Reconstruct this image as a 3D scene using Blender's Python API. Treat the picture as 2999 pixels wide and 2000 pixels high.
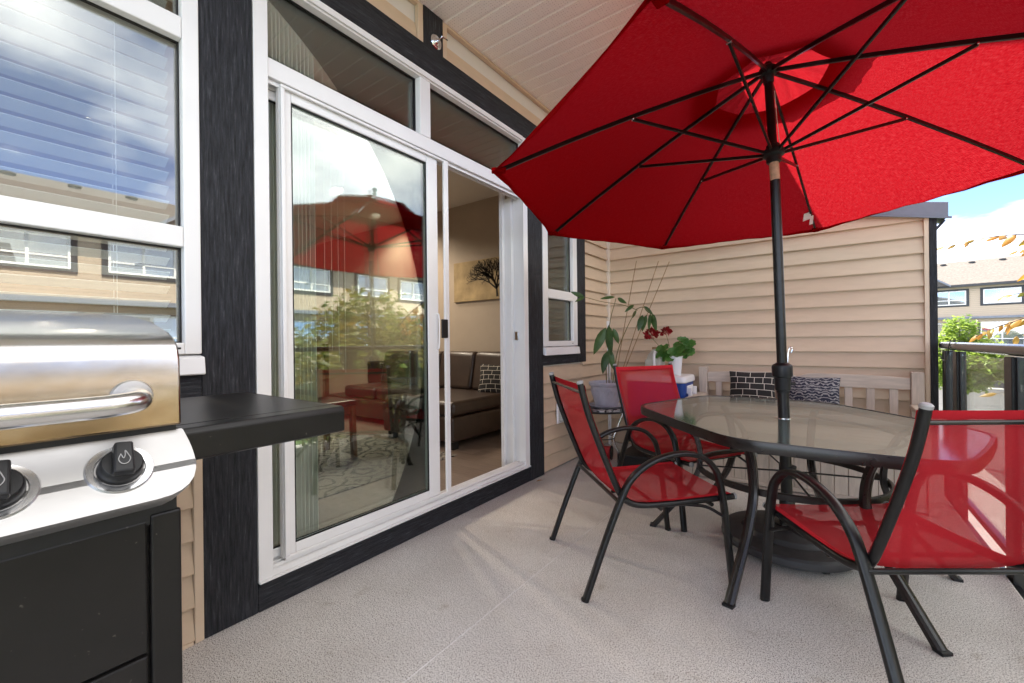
import bpy, bmesh, math, random
from math import sin, cos, pi, radians as R
from mathutils import Vector as V, Matrix
random.seed(7)
S = bpy.context.scene
COL = S.collection
for o in list(bpy.data.objects):
    bpy.data.objects.remove(o)

# ------------------------------------------------------------------ camera
TH, RO = R(36.4), R(.62)
r0 = V((cos(TH), sin(TH), 0)); f0 = V((-sin(TH), cos(TH), 0)); u0 = V((0, 0, 1))
rr = r0*cos(RO) - u0*sin(RO); uu = r0*sin(RO) + u0*cos(RO)
cd = bpy.data.cameras.new('camera'); cam = bpy.data.objects.new('camera', cd); COL.objects.link(cam)
M = Matrix((rr, uu, -f0)).transposed().to_4x4(); M.translation = V((1.83, 0, 1.06))
cam.matrix_world = M
cd.sensor_width = 36; cd.lens = 36*1240/2999; cd.clip_start = .02; cd.clip_end = 600
S.camera = cam

# ------------------------------------------------------------------ world, sun, exposure
SUN_EL, SUN_ROT = 58, -82
CLOUD_SEED = 3.14
W = bpy.data.worlds.new('World'); S.world = W; W.use_nodes = True
wn, wl = W.node_tree.nodes, W.node_tree.links
wn.clear()
out = wn.new('ShaderNodeOutputWorld'); bg = wn.new('ShaderNodeBackground'); bg.inputs[1].default_value = .13
sky = wn.new('ShaderNodeTexSky'); sky.sky_type = 'NISHITA'; sky.sun_disc = False
sky.sun_elevation = R(SUN_EL); sky.sun_rotation = R(SUN_ROT); sky.air_density = .36; sky.dust_density = .05; sky.ozone_density = 1.0; sky.altitude = 4500
tc = wn.new('ShaderNodeTexCoord'); sp = wn.new('ShaderNodeSeparateXYZ'); vr = wn.new('ShaderNodeVectorRotate'); vr.rotation_type = 'Z_AXIS'; vr.inputs['Angle'].default_value = R(324); wl.new(tc.outputs['Generated'], vr.inputs['Vector']); wl.new(vr.outputs[0], sp.inputs[0])
ad = wn.new('ShaderNodeMath'); ad.operation = 'ADD'; ad.inputs[1].default_value = .22; wl.new(sp.outputs[2], ad.inputs[0])
mx = wn.new('ShaderNodeMath'); mx.operation = 'MAXIMUM'; mx.inputs[1].default_value = .08; wl.new(ad.outputs[0], mx.inputs[0])
dx = wn.new('ShaderNodeMath'); dx.operation = 'DIVIDE'; wl.new(sp.outputs[0], dx.inputs[0]); wl.new(mx.outputs[0], dx.inputs[1])
dy = wn.new('ShaderNodeMath'); dy.operation = 'DIVIDE'; wl.new(sp.outputs[1], dy.inputs[0]); wl.new(mx.outputs[0], dy.inputs[1])
cb = wn.new('ShaderNodeCombineXYZ'); wl.new(dx.outputs[0], cb.inputs[0]); wl.new(dy.outputs[0], cb.inputs[1]); cb.inputs[2].default_value = CLOUD_SEED
nz = wn.new('ShaderNodeTexNoise'); nz.inputs['Scale'].default_value = .9; nz.inputs['Detail'].default_value = 7; nz.inputs['Roughness'].default_value = .55
wl.new(cb.outputs[0], nz.inputs['Vector'])
cr = wn.new('ShaderNodeValToRGB'); cr.color_ramp.elements[0].position = .40; cr.color_ramp.elements[1].position = .60
cr.color_ramp.elements[0].color = (0, 0, 0, 1); cr.color_ramp.elements[1].color = (.92, .92, .92, 1)
wl.new(nz.outputs['Fac'], cr.inputs[0])
mixw = wn.new('ShaderNodeMix'); mixw.data_type = 'RGBA'; wl.new(cr.outputs[0], mixw.inputs['Factor'])
wl.new(sky.outputs[0], mixw.inputs['A']); mixw.inputs['B'].default_value = (4.9, 4.75, 4.5, 1)
wl.new(mixw.outputs['Result'], bg.inputs[0]); wl.new(bg.outputs[0], out.inputs[0])

sl = bpy.data.lights.new('sun', 'SUN'); sl.energy = 2.8; sl.angle = R(.5); sl.color = (1, .92, .80)
sun = bpy.data.objects.new('sun', sl); COL.objects.link(sun)
sd = V((sin(R(SUN_ROT))*cos(R(SUN_EL)), cos(R(SUN_ROT))*cos(R(SUN_EL)), sin(R(SUN_EL))))
sun.rotation_euler = sd.to_track_quat('Z', 'Y').to_euler(); sun.location = sd*30
vs = S.view_settings
vs.view_transform = 'Standard'; vs.look = 'None'; vs.gamma = 1; vs.use_curve_mapping = False
vs.exposure = 3.1
S.cycles.max_bounces = 10; S.cycles.transparent_max_bounces = 24; S.cycles.glossy_bounces = 5; S.cycles.transmission_bounces = 8

# ------------------------------------------------------------------ mesh helpers
class MB:
    def __init__(s): s.v = []; s.f = []; s.uv = {}
    def add(s, vs, fs):
        n = len(s.v); s.v += [tuple(p) for p in vs]; s.f += [tuple(i+n for i in f) for f in fs]; return s
    def box(s, x0, x1, y0, y1, z0, z1):
        return s.add([(x, y, z) for z in (z0, z1) for y in (y0, y1) for x in (x0, x1)],
                     [(0, 2, 3, 1), (4, 5, 7, 6), (0, 1, 5, 4), (2, 6, 7, 3), (0, 4, 6, 2), (1, 3, 7, 5)])
    def obox(s, c, a, b, d):      # centre, three half-axes
        c, a, b, d = V(c), V(a), V(b), V(d)
        return s.add([c+a*i+b*j+d*k for k in (-1, 1) for j in (-1, 1) for i in (-1, 1)],
                     [(0, 2, 3, 1), (4, 5, 7, 6), (0, 1, 5, 4), (2, 6, 7, 3), (0, 4, 6, 2), (1, 3, 7, 5)])
    def bar(s, p, q, w, h, up=(0, 0, 1)):   # rectangular bar p->q
        p, q = V(p), V(q); t = (q-p); L = t.length/2; t.normalize(); up = V(up)
        a = t.cross(up)
        if a.length < 1e-4: a = t.cross(V((1, 0, 0)))
        a.normalize(); b = a.cross(t)
        return s.obox((p+q)/2, t*L, a*w/2, b*h/2)
    def tube(s, pts, r=.01, n=10, closed=False, caps=True, prof=None, up=None):
        pts = [V(p) for p in pts]; m = len(pts)
        rad = r if callable(r) else (lambda t: r)
        tang = []
        for i in range(m):
            a = pts[(i-1) % m] if (closed or i > 0) else pts[i]
            b = pts[(i+1) % m] if (closed or i < m-1) else pts[i]
            t = b-a
            tang.append(t.normalized() if t.length > 1e-9 else V((0, 0, 1)))
        if up is not None: nn = V(up)
        else: nn = V((0, 0, 1)) if abs(tang[0].z) < .9 else V((1, 0, 0))
        nn = (nn - tang[0]*nn.dot(tang[0])).normalized()
        base = len(s.v); k = len(prof) if prof else n
        for i in range(m):
            if i: 
                nn = nn - tang[i]*nn.dot(tang[i])
                nn.normalize()
            if up is not None:
                q = V(up); q = q - tang[i]*q.dot(tang[i])
                if q.length > 1e-3: nn = q.normalized()
            bb = tang[i].cross(nn)
            rd = rad(i/(m-1) if m > 1 else 0)
            for j in range(k):
                if prof: a, b = prof[j]; a *= rd; b *= rd
                else: a, b = rd*cos(2*pi*j/k), rd*sin(2*pi*j/k)
                s.v.append(tuple(pts[i]+nn*a+bb*b))
        for i in range(m if closed else m-1):
            for j in range(k):
                a = base+i*k+j; b = base+i*k+(j+1) % k; c = base+((i+1) % m)*k+(j+1) % k; d = base+((i+1) % m)*k+j
                s.f.append((a, b, c, d))
        if caps and not closed:
            s.f.append(tuple(base+j for j in range(k))[::-1]); s.f.append(tuple(base+(m-1)*k+j for j in range(k)))
        return s
    def lathe(s, prof, n=24, c=(0, 0, 0), ax=(0, 0, 1)):
        ax = V(ax).normalized(); e = ax.orthogonal().normalized(); g = ax.cross(e); c = V(c)
        base = len(s.v)
        for r, z in prof:
            for j in range(n):
                s.v.append(tuple(c+ax*z+(e*cos(2*pi*j/n)+g*sin(2*pi*j/n))*max(r, 1e-5)))
        for i in range(len(prof)-1):
            for j in range(n):
                s.f.append((base+i*n+j, base+i*n+(j+1) % n, base+(i+1)*n+(j+1) % n, base+(i+1)*n+j))
        if prof[0][0] > 1e-4: s.f.append(tuple(base+j for j in range(n))[::-1])
        if prof[-1][0] > 1e-4: s.f.append(tuple(base+(len(prof)-1)*n+j for j in range(n)))
        return s
    def prism(s, poly, fn0, fn1):   # polygon in 2D mapped by two functions
        n = len(poly); a = [V(fn0(*p)) for p in poly]; b = [V(fn1(*p)) for p in poly]
        return s.add(a+b, [tuple(range(n))[::-1], tuple(range(n, 2*n))] + [(i, (i+1) % n, n+(i+1) % n, n+i) for i in range(n)])
    def grid(s, fn, nu, nv, su=1, sv=1):
        base = len(s.v)
        for i in range(nu+1):
            for j in range(nv+1):
                s.uv[len(s.v)] = (su*i/nu, sv*j/nv); s.v.append(tuple(fn(i/nu, j/nv)))
        for i in range(nu):
            for j in range(nv):
                a = base+i*(nv+1)+j; s.f.append((a, a+1, a+nv+2, a+nv+1))
        return s
    def mesh(s, name, mat, smooth=False, ang=35):
        me = bpy.data.meshes.new(name); me.from_pydata(s.v, [], s.f); me.update()
        bm = bmesh.new(); bm.from_mesh(me); bmesh.ops.recalc_face_normals(bm, faces=bm.faces); bm.to_mesh(me); bm.free()
        if mat: me.materials.append(MAT[mat])
        if s.uv:
            ul = me.uv_layers.new(name='UVMap')
            for lp in me.loops: ul.data[lp.index].uv = s.uv.get(lp.vertex_index, (0, 0))
        if smooth:
            for p in me.polygons: p.use_smooth = True
            me.set_sharp_from_angle(angle=R(ang))
        return me
    def build(s, name, mat, parent=None, smooth=False, bevel=0, seg=2, loc=None, ang=35):
        return inst(name, s.mesh(name, mat, smooth, ang), parent, bevel, seg, loc)
def inst(name, me, parent=None, bevel=0, seg=2, loc=None, rot=None):
    o = bpy.data.objects.new(name, me); COL.objects.link(o)
    if parent: o.parent = parent
    if loc: o.location = loc
    if rot: o.rotation_euler = rot
    if bevel:
        b = o.modifiers.new('bevel', 'BEVEL'); b.width = bevel; b.segments = seg; b.limit_method = 'ANGLE'; b.angle_limit = R(40)
    return o
def thing(name, label, cat, loc=(0, 0, 0), rz=0, group=None):
    o = bpy.data.objects.new(name, None); COL.objects.link(o); o.location = loc; o.rotation_euler = (0, 0, rz); o.empty_display_size = .1
    return tag(o, label, cat, group)
def tag(o, label=None, cat=None, group=None, kind=None):
    if label: o['label'] = label
    if cat: o['category'] = cat
    if group: o['group'] = group
    if kind: o['kind'] = kind
    return o
def copy_tree(o, parent=None):
    c = o.copy(); COL.objects.link(c)
    if parent: c.parent = parent
    for ch in list(o.children): copy_tree(ch, c)
    return c
def catmull(pts, n=8, closed=False):
    P = [V(p) for p in pts]; m = len(P); o = []
    rng = range(m) if closed else range(m-1)
    for i in rng:
        p0 = P[(i-1) % m] if (closed or i > 0) else P[0]*2-P[1]
        p1 = P[i]; p2 = P[(i+1) % m]
        p3 = P[(i+2) % m] if (closed or i+2 < m) else P[-1]*2-P[-2]
        for k in range(n):
            t = k/n
            o.append(.5*((2*p1)+(p2-p0)*t+(2*p0-5*p1+4*p2-p3)*t*t+(3*p1-p0-3*p2+p3)*t**3))
    if not closed: o.append(P[-1])
    return o
def roundpoly(P, rad, n=6):
    o = []; m = len(P)
    for i in range(m):
        p = V(P[i]); a = V(P[i-1]); b = V(P[(i+1) % m])
        da = (a-p).normalized(); db = (b-p).normalized(); r = rad[i] if isinstance(rad, (list, tuple)) else rad
        s_, e_ = p+da*r, p+db*r
        for k in range(n+1):
            t = k/n; o.append(tuple(s_*(1-t)**2+p*2*t*(1-t)+e_*t*t))
    return o
RECT = lambda w, h, c=.25: [(x*w/2, y*h/2) for x, y in ((1, 1-c), (1-c*h/w, 1), (-1+c*h/w, 1), (-1, 1-c), (-1, -1+c), (-1+c*h/w, -1), (1-c*h/w, -1), (1, -1+c))]

# ------------------------------------------------------------------ materials
MAT = {}
def newmat(name):
    m = bpy.data.materials.new(name); m.use_nodes = True; MAT[name] = m
    n, l = m.node_tree.nodes, m.node_tree.links
    return m, n, l, n['Principled BSDF']
def coords(n, l, scale=(1, 1, 1), kind='Object'):
    t = n.new('ShaderNodeTexCoord'); mp = n.new('ShaderNodeMapping'); mp.inputs['Scale'].default_value = scale
    l.new(t.outputs[kind], mp.inputs[0]); return mp.outputs[0]
def noise(n, l, vec, scale, detail=4, rough=.55):
    t = n.new('ShaderNodeTexNoise'); t.inputs['Scale'].default_value = scale; t.inputs['Detail'].default_value = detail; t.inputs['Roughness'].default_value = rough
    l.new(vec, t.inputs['Vector']); return t.outputs['Fac']
def ramp(n, l, fac, stops):
    c = n.new('ShaderNodeValToRGB'); e = c.color_ramp.elements
    while len(e) > 1: e.remove(e[-1])
    e[0].position = stops[0][0]; e[0].color = (*stops[0][1], 1)
    for p, col in stops[1:]:
        x = e.new(p); x.color = (*col, 1)
    l.new(fac, c.inputs[0]); return c.outputs[0]
def bumpn(n, l, b, h, strength, dist=.01):
    bp = n.new('ShaderNodeBump'); bp.inputs['Strength'].default_value = strength; bp.inputs['Distance'].default_value = dist
    l.new(h, bp.inputs['Height']); l.new(bp.outputs[0], b.inputs['Normal']); return bp
def pm(name, col, rough=.5, metal=0, var=.12, vs=6, stretch=(1, 1, 1), bump=0, bs=None, bdist=.004, rvar=0, spec=.5, detail=4, col2=None, rnd=0):
    m, n, l, b = newmat(name)
    v = coords(n, l, stretch); f = noise(n, l, v, vs, detail)
    c2 = col2 or tuple(min(1, c*(1+var)) for c in col); c1 = tuple(c*(1-var) for c in col) if not col2 else col
    res = ramp(n, l, f, [(.3, c1), (.7, c2)])
    if rnd:
        oi = n.new('ShaderNodeObjectInfo'); hs = n.new('ShaderNodeHueSaturation'); mr = n.new('ShaderNodeMapRange')
        mr.inputs['To Min'].default_value = 1-rnd; mr.inputs['To Max'].default_value = 1+rnd
        l.new(oi.outputs['Random'], mr.inputs[0]); l.new(mr.outputs[0], hs.inputs['Value']); l.new(res, hs.inputs['Color']); res = hs.outputs[0]
    l.new(res, b.inputs['Base Color'])
    b.inputs['Roughness'].default_value = rough; b.inputs['Metallic'].default_value = metal; b.inputs['Specular IOR Level'].default_value = spec
    if rvar:
        g = noise(n, l, coords(n, l, stretch), vs*2.3, 5); mr = n.new('ShaderNodeMapRange'); mr.inputs['To Min'].default_value = max(.02, rough-rvar); mr.inputs['To Max'].default_value = rough+rvar
        l.new(g, mr.inputs[0]); l.new(mr.outputs[0], b.inputs['Roughness'])
    if bump:
        h = noise(n, l, coords(n, l, stretch), bs or vs*4, 6); bumpn(n, l, b, h, bump, bdist)
    return m
pm('siding', (.60, .455, .315), .55, var=.05, vs=2, stretch=(3, 3, 14), bump=.10, bs=24, bdist=.002, rnd=.05)
pm('siding_trim', (.63, .49, .35), .5, var=.05, vs=5)
pm('corner_paint', (.70, .60, .49), .5, var=.03)
def woodtrim(name, st):
    m, n, l, b = newmat(name)
    v = coords(n, l, st); f = noise(n, l, v, 9, 8, .7); g = noise(n, l, coords(n, l), 3, 3)
    c = ramp(n, l, f, [(.35, (.006, .0063, .0074)), (.58, (.027, .028, .033)), (.76, (.095, .098, .11))])
    l.new(c, b.inputs['Base Color']); b.inputs['Roughness'].default_value = .7; b.inputs['Specular IOR Level'].default_value = .3
    bumpn(n, l, b, f, .85, .006)
woodtrim('trim_v', (14, 14, 1.1)); woodtrim('trim_h', (14, 1.1, 14))
pm('vinyl', (.78, .77, .75), .32, var=.03, vs=4, rvar=.06)
pm('alu_white', (.8, .79, .78), .4, var=.03)
pm('soffit', (.8, .73, .68), .5, var=.04, vs=3)
# perforated soffit
m, n, l, b = newmat('soffit_vent')
v = coords(n, l, (1, 1, 1))
vo = n.new('ShaderNodeTexVoronoi'); vo.inputs['Scale'].default_value = 60; vo.inputs['Randomness'].default_value = .15; l.new(v, vo.inputs['Vector'])
l.new(ramp(n, l, vo.outputs['Distance'], [(.10, (.5, .45, .43)), (.17, (.93, .885, .85))]), b.inputs['Base Color']); b.inputs['Roughness'].default_value = .5
# deck vinyl
m, n, l, b = newmat('deck_vinyl')
f1 = noise(n, l, coords(n, l, (1, 1, 1)), 240, 2, .6); f2 = noise(n, l, coords(n, l, (1, 1, 1)), 2.1, 5, .6)
f3 = noise(n, l, coords(n, l, (1.6, .8, 1)), 210, 2, .5)
c1 = ramp(n, l, f1, [(.385, (.15, .13, .11)), (.43, (.60, .575, .54)), (.56, (.72, .70, .675)), (.72, (.82, .80, .78))])
c3 = ramp(n, l, f3, [(.33, (.3, .28, .26)), (.42, (1, 1, 1))])
c2 = ramp(n, l, f2, [(.3, (.84, .815, .78)), (.6, (1, .985, .965))])
mm = n.new('ShaderNodeMix'); mm.data_type = 'RGBA'; mm.blend_type = 'MULTIPLY'; mm.inputs['Factor'].default_value = 1; l.new(c1, mm.inputs['A']); l.new(c3, mm.inputs['B'])
m2 = n.new('ShaderNodeMix'); m2.data_type = 'RGBA'; m2.blend_type = 'MULTIPLY'; m2.inputs['Factor'].default_value = 1; l.new(mm.outputs['Result'], m2.inputs['A']); l.new(c2, m2.inputs['B'])
f4 = noise(n, l, coords(n, l, (1, 1, 1)), 7, 7, .7); f5 = noise(n, l, coords(n, l, (1, 1, 1)), 26, 2, .5)
c4 = ramp(n, l, f4, [(.30, (.62, .57, .50)), (.40, (1, 1, 1))]); c5 = ramp(n, l, f5, [(.205, (.25, .2, .15)), (.225, (1, 1, 1))])
m5 = n.new('ShaderNodeMix'); m5.data_type = 'RGBA'; m5.blend_type = 'MULTIPLY'; m5.inputs['Factor'].default_value = .6; l.new(m2.outputs['Result'], m5.inputs['A']); l.new(c4, m5.inputs['B'])
m6 = n.new('ShaderNodeMix'); m6.data_type = 'RGBA'; m6.blend_type = 'MULTIPLY'; m6.inputs['Factor'].default_value = .8; l.new(m5.outputs['Result'], m6.inputs['A']); l.new(c5, m6.inputs['B'])
l.new(m6.outputs['Result'], b.inputs['Base Color']); b.inputs['Roughness'].default_value = .6
pm('seam_caulk', (.7, .68, .66), .5)
pm('black_metal', (.008, .0072, .007), .33, var=.2, vs=30, rvar=.08, spec=.4)
pm('brown_metal', (.013, .0095, .008), .3, var=.2, vs=30, rvar=.08)
pm('black_plastic', (.008, .008, .0085), .45, var=.25, vs=15, spec=.35)
pm('grey_cap', (.3, .29, .28), .4)
pm('resin', (.03, .03, .031), .5, var=.35, vs=9, bump=.2, bs=40, rvar=.12)
pm('rail_metal', (.02, .02, .021), .18, var=.3, vs=12)
pm('chrome', (.7, .7, .7), .16, metal=1, var=.05)
def steel(name, col, st, rough=.24, heat=False):
    m, n, l, b = newmat(name)
    f = noise(n, l, coords(n, l, st), 40, 6, .7); g = noise(n, l, coords(n, l), 5, 5)
    c = ramp(n, l, g, [(.3, tuple(x*.9 for x in col)), (.7, col)])
    if heat:
        t = n.new('ShaderNodeTexCoord'); sx = n.new('ShaderNodeSeparateXYZ'); l.new(t.outputs['Object'], sx.inputs[0])
        g2 = noise(n, l, coords(n, l, (1, 1, 2)), 9, 6); a = n.new('ShaderNodeMath'); a.operation = 'MULTIPLY_ADD'; a.inputs[1].default_value = .18; l.new(g2, a.inputs[0]); l.new(sx.outputs[2], a.inputs[2]); a2 = n.new('ShaderNodeMath'); a2.operation = 'SUBTRACT'; a2.inputs[1].default_value = .6; l.new(a.outputs[0], a2.inputs[0])
        h = ramp(n, l, a2.outputs[0], [(.40, (.42, .31, .19)), (.455, (.56, .46, .33)), (.51, (.74, .68, .6)), (.56, (.86, .86, .86))])
        mm = n.new('ShaderNodeMix'); mm.data_type = 'RGBA'; mm.blend_type = 'MULTIPLY'; mm.inputs['Factor'].default_value = 1; l.new(c, mm.inputs['A']); l.new(h, mm.inputs['B']); c = mm.outputs['Result']
    l.new(c, b.inputs['Base Color']); b.inputs['Metallic'].default_value = 1
    mr = n.new('ShaderNodeMapRange'); mr.inputs['To Min'].default_value = rough-.06; mr.inputs['To Max'].default_value = rough+.1; l.new(f, mr.inputs[0]); l.new(mr.outputs[0], b.inputs['Roughness'])
    bumpn(n, l, b, f, .06, .0008)
steel('steel_lid', (.74, .73, .71), (12, 1, 30), .2, True)
steel('steel_handle', (.66, .65, .63), (12, 1, 30), .22)
steel('steel_panel', (.47, .462, .45), (12, 1, 12), .42)
m, n, l, b = newmat('grill_black')
f = noise(n, l, coords(n, l, (1, 1, 1)), 5, 5); g = noise(n, l, coords(n, l, (1, 1, .25)), 60, 3); k = noise(n, l, coords(n, l), 75, 2)
c = ramp(n, l, f, [(.3, (.0045, .004, .0036)), (.75, (.012, .0105, .0095))]); kk = ramp(n, l, k, [(.715, (0, 0, 0)), (.79, (.12, .108, .09))])
a = n.new('ShaderNodeMix'); a.data_type = 'RGBA'; a.blend_type = 'ADD'; a.inputs['Factor'].default_value = .7; l.new(c, a.inputs['A']); l.new(kk, a.inputs['B'])
l.new(a.outputs['Result'], b.inputs['Base Color']); b.inputs['Roughness'].default_value = .36; b.inputs['Specular IOR Level'].default_value = .3
bumpn(n, l, b, g, .05, .001)
# umbrella cloth
def cloth(name, col, tcol, tr, vs=30, transp=0, hl=.02):
    m, n, l, b = newmat(name)
    o_ = n['Material Output']
    u1 = noise(n, l, coords(n, l, (1, 12, 1), 'UV'), vs, 2); u2 = noise(n, l, coords(n, l, (12, 1, 1), 'UV'), vs, 2)
    s_ = n.new('ShaderNodeMath'); s_.operation = 'ADD'; l.new(u1, s_.inputs[0]); l.new(u2, s_.inputs[1])
    c = ramp(n, l, s_.outputs[0], [(.75, tuple(x*.97 for x in col)), (1, col)])
    d = n.new('ShaderNodeBsdfDiffuse'); l.new(c, d.inputs[0])
    t = n.new('ShaderNodeBsdfTranslucent')
    half = n.new('ShaderNodeMath'); half.operation = 'MULTIPLY'; half.inputs[1].default_value = .5; l.new(s_.outputs[0], half.inputs[0])
    ct = ramp(n, l, half.outputs[0], [(.42, tuple(x*.78 for x in tcol)), (.5, tcol), (.58, tuple(min(1, x*1.18+hl) for x in tcol))])
    l.new(ct, t.inputs[0])
    x = n.new('ShaderNodeMixShader'); x.inputs[0].default_value = tr; l.new(d.outputs[0], x.inputs[1]); l.new(t.outputs[0], x.inputs[2])
    res = x.outputs[0]
    if transp:
        tp = n.new('ShaderNodeBsdfTransparent'); y = n.new('ShaderNodeMixShader'); y.inputs[0].default_value = transp
        l.new(res, y.inputs[1]); l.new(tp.outputs[0], y.inputs[2]); res = y.outputs[0]
    l.new(res, o_.inputs['Surface'])
cloth('canopy', (.35, .0003, .0012), (.22, .0045, .009), .40, hl=.014)
cloth('canopy_hem', (.25, .001, .002), (.18, .002, .004), .25)
cloth('sling', (.50, .026, .034), (.42, .03, .036), .2, 60, .22)
cloth('sling_edge', (.58, .03, .04), (.4, .02, .03), .1, 150)
# window glass: clear pane that mirrors what stands outside
def glass(name, f_lo, f_hi, tint=(1, 1, 1), rough=0, body=None, bodyf=0):
    m, n, l, b = newmat(name); o_ = n['Material Output']
    lw = n.new('ShaderNodeFresnel'); lw.inputs[0].default_value = 1.5
    mr = n.new('ShaderNodeMapRange'); mr.inputs['From Min'].default_value = .04; mr.inputs['To Min'].default_value = f_lo; mr.inputs['To Max'].default_value = f_hi
    l.new(lw.outputs[0], mr.inputs[0])
    g = n.new('ShaderNodeBsdfGlossy'); g.inputs['Roughness'].default_value = rough; g.inputs[0].default_value = (.97, 1, .99, 1)
    t = n.new('ShaderNodeBsdfTransparent'); t.inputs[0].default_value = (*tint, 1); ts = t.outputs[0]
    if body:
        d = n.new('ShaderNodeBsdfDiffuse'); d.inputs[0].default_value = (*body, 1); y = n.new('ShaderNodeMixShader'); y.inputs[0].default_value = bodyf
        l.new(ts, y.inputs[1]); l.new(d.outputs[0], y.inputs[2]); ts = y.outputs[0]
    x = n.new('ShaderNodeMixShader'); l.new(mr.outputs[0], x.inputs[0]); l.new(ts, x.inputs[1]); l.new(g.outputs[0], x.inputs[2])
    l.new(x.outputs[0], o_.inputs['Surface'])
glass('pane', .155, .95, (.93, .95, .94)); glass('door_pane', .085, .95, (.9, .93, .91)); glass('pane_far', .3, .95, (.6, .65, .66), 0, (.3, .33, .35), .5)
glass('rail_pane', .05, .40, (.95, .97, .96))
glass('table_pane', .08, .52, (.50, .58, .55), .10, (.20, .28, .255), .42)
pm('leather', (.036, .020, .013), .38, var=.2, vs=8, bump=.15, bs=60)
pm('room_paint', (.40, .325, .25), .7, var=.03); pm('room_white', (.68, .64, .58), .7, var=.02)
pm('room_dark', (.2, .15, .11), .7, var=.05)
m, n, l, b = newmat('laminate')
br = n.new('ShaderNodeTexBrick'); br.inputs['Scale'].default_value = 1; br.inputs['Brick Width'].default_value = 1.2; br.inputs['Row Height'].default_value = .15; br.inputs['Mortar Size'].default_value = .002
br.inputs['Color1'].default_value = (.17, .125, .10, 1); br.inputs['Color2'].default_value = (.26, .2, .165, 1); br.inputs['Mortar'].default_value = (.1, .07, .05, 1)
l.new(coords(n, l), br.inputs['Vector']); gg = ramp(n, l, noise(n, l, coords(n, l, (2, 26, 1)), 4, 6), [(.3, (.72, .7, .68)), (.7, (1.1, 1.1, 1.1))])
mm = n.new('ShaderNodeMix'); mm.data_type = 'RGBA'; mm.blend_type = 'MULTIPLY'; mm.inputs['Factor'].default_value = 1; l.new(br.outputs[0], mm.inputs['A']); l.new(gg, mm.inputs['B']); l.new(mm.outputs['Result'], b.inputs['Base Color']); b.inputs['Roughness'].default_value = .4
# rug: rosettes in rings
m, n, l, b = newmat('rug')
v = coords(n, l, (1, 1, 1)); vo = n.new('ShaderNodeTexVoronoi'); vo.inputs['Scale'].default_value = 3.2; vo.inputs['Randomness'].default_value = 0; l.new(v, vo.inputs['Vector'])
ma = n.new('ShaderNodeMath'); ma.operation = 'SINE'; mu = n.new('ShaderNodeMath'); mu.operation = 'MULTIPLY'; mu.inputs[1].default_value = 38; l.new(vo.outputs['Distance'], mu.inputs[0])
nn_ = noise(n, l, v, 16, 3); m3 = n.new('ShaderNodeMath'); m3.operation = 'MULTIPLY_ADD'; m3.inputs[1].default_value = 9; l.new(nn_, m3.inputs[0]); l.new(mu.outputs[0], m3.inputs[2]); l.new(m3.outputs[0], ma.inputs[0])
l.new(ramp(n, l, ma.outputs[0], [(.42, (.24, .215, .185)), (.55, (.05, .043, .037))]), b.inputs['Base Color']); b.inputs['Roughness'].default_value = .9
pm('canvas', (.36, .26, .13), .8, var=.35, vs=5, detail=7); pm('ink', (.03, .022, .012), .8)
pm('teak', (.16, .075, .03), .4, var=.3, vs=6, stretch=(8, 8, 1))
pm('blind', (.86, .85, .82), .45, var=.03); pm('vane', (.8, .77, .68), .6, var=.04)
pm('bench_wood', (.50, .42, .345), .55, var=.14, vs=7, stretch=(9, 9, 1), bump=.12, bs=20, bdist=.002, rnd=.06)
pm('bench_rail', (.52, .44, .36), .55, var=.12, vs=7, stretch=(1, 9, 9), bump=.12, bs=20, bdist=.002)
m, n, l, b = newmat('pillow_block')
br = n.new('ShaderNodeTexBrick'); br.inputs['Scale'].default_value = 1; br.inputs['Brick Width'].default_value = .105; br.inputs['Row Height'].default_value = .052; br.inputs['Mortar Size'].default_value = .0022; br.offset_frequency = 2; br.squash = .6; br.squash_frequency = 3
br.inputs['Color1'].default_value = (.012, .010, .010, 1); br.inputs['Color2'].default_value = (.02, .017, .016, 1); br.inputs['Mortar'].default_value = (.6, .54, .46, 1)
l.new(coords(n, l, (1, 1, 1), 'UV'), br.inputs['Vector'])
b2 = n.new('ShaderNodeTexVoronoi'); b2.distance = 'CHEBYCHEV'; b2.inputs['Scale'].default_value = 13; b2.inputs['Randomness'].default_value = .8; l.new(coords(n, l, (1, 1, 1), 'UV'), b2.inputs['Vector'])
cc = ramp(n, l, b2.outputs['Color'], [(.86, (0, 0, 0)), (.87, (.45, .38, .31))])
a = n.new('ShaderNodeMix'); a.data_type = 'RGBA'; a.blend_type = 'LIGHTEN'; a.inputs['Factor'].default_value = 1; l.new(br.outputs[0], a.inputs['A']); l.new(cc, a.inputs['B'])
l.new(a.outputs['Result'], b.inputs['Base Color']); b.inputs['Roughness'].default_value = .85
m, n, l, b = newmat('pillow_damask')
t = n.new('ShaderNodeTexCoord'); sx = n.new('ShaderNodeSeparateXYZ'); l.new(t.outputs['UV'], sx.inputs[0])
ab = n.new('ShaderNodeMath'); ab.operation = 'PINGPONG'; ab.inputs[1].default_value = .085; l.new(sx.outputs[0], ab.inputs[0])
cb2 = n.new('ShaderNodeCombineXYZ'); l.new(ab.outputs[0], cb2.inputs[0]); l.new(sx.outputs[1], cb2.inputs[1])
wv = n.new('ShaderNodeTexWave'); wv.wave_type = 'RINGS'; wv.inputs['Scale'].default_value = 14; wv.inputs['Distortion'].default_value = 9; wv.inputs['Detail'].default_value = 2.5; wv.inputs['Detail Scale'].default_value = 2.2; l.new(cb2.outputs[0], wv.inputs['Vector'])
l.new(ramp(n, l, wv.outputs['Fac'], [(.5, (.012, .014, .035)), (.62, (.16, .16, .17)), (.8, (.26, .25, .25))]), b.inputs['Base Color']); b.inputs['Roughness'].default_value = .8
pm('cooler_blue', (.008, .05, .26), .4, var=.08); pm('cooler_white', (.82, .81, .79), .4, var=.02)
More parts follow.
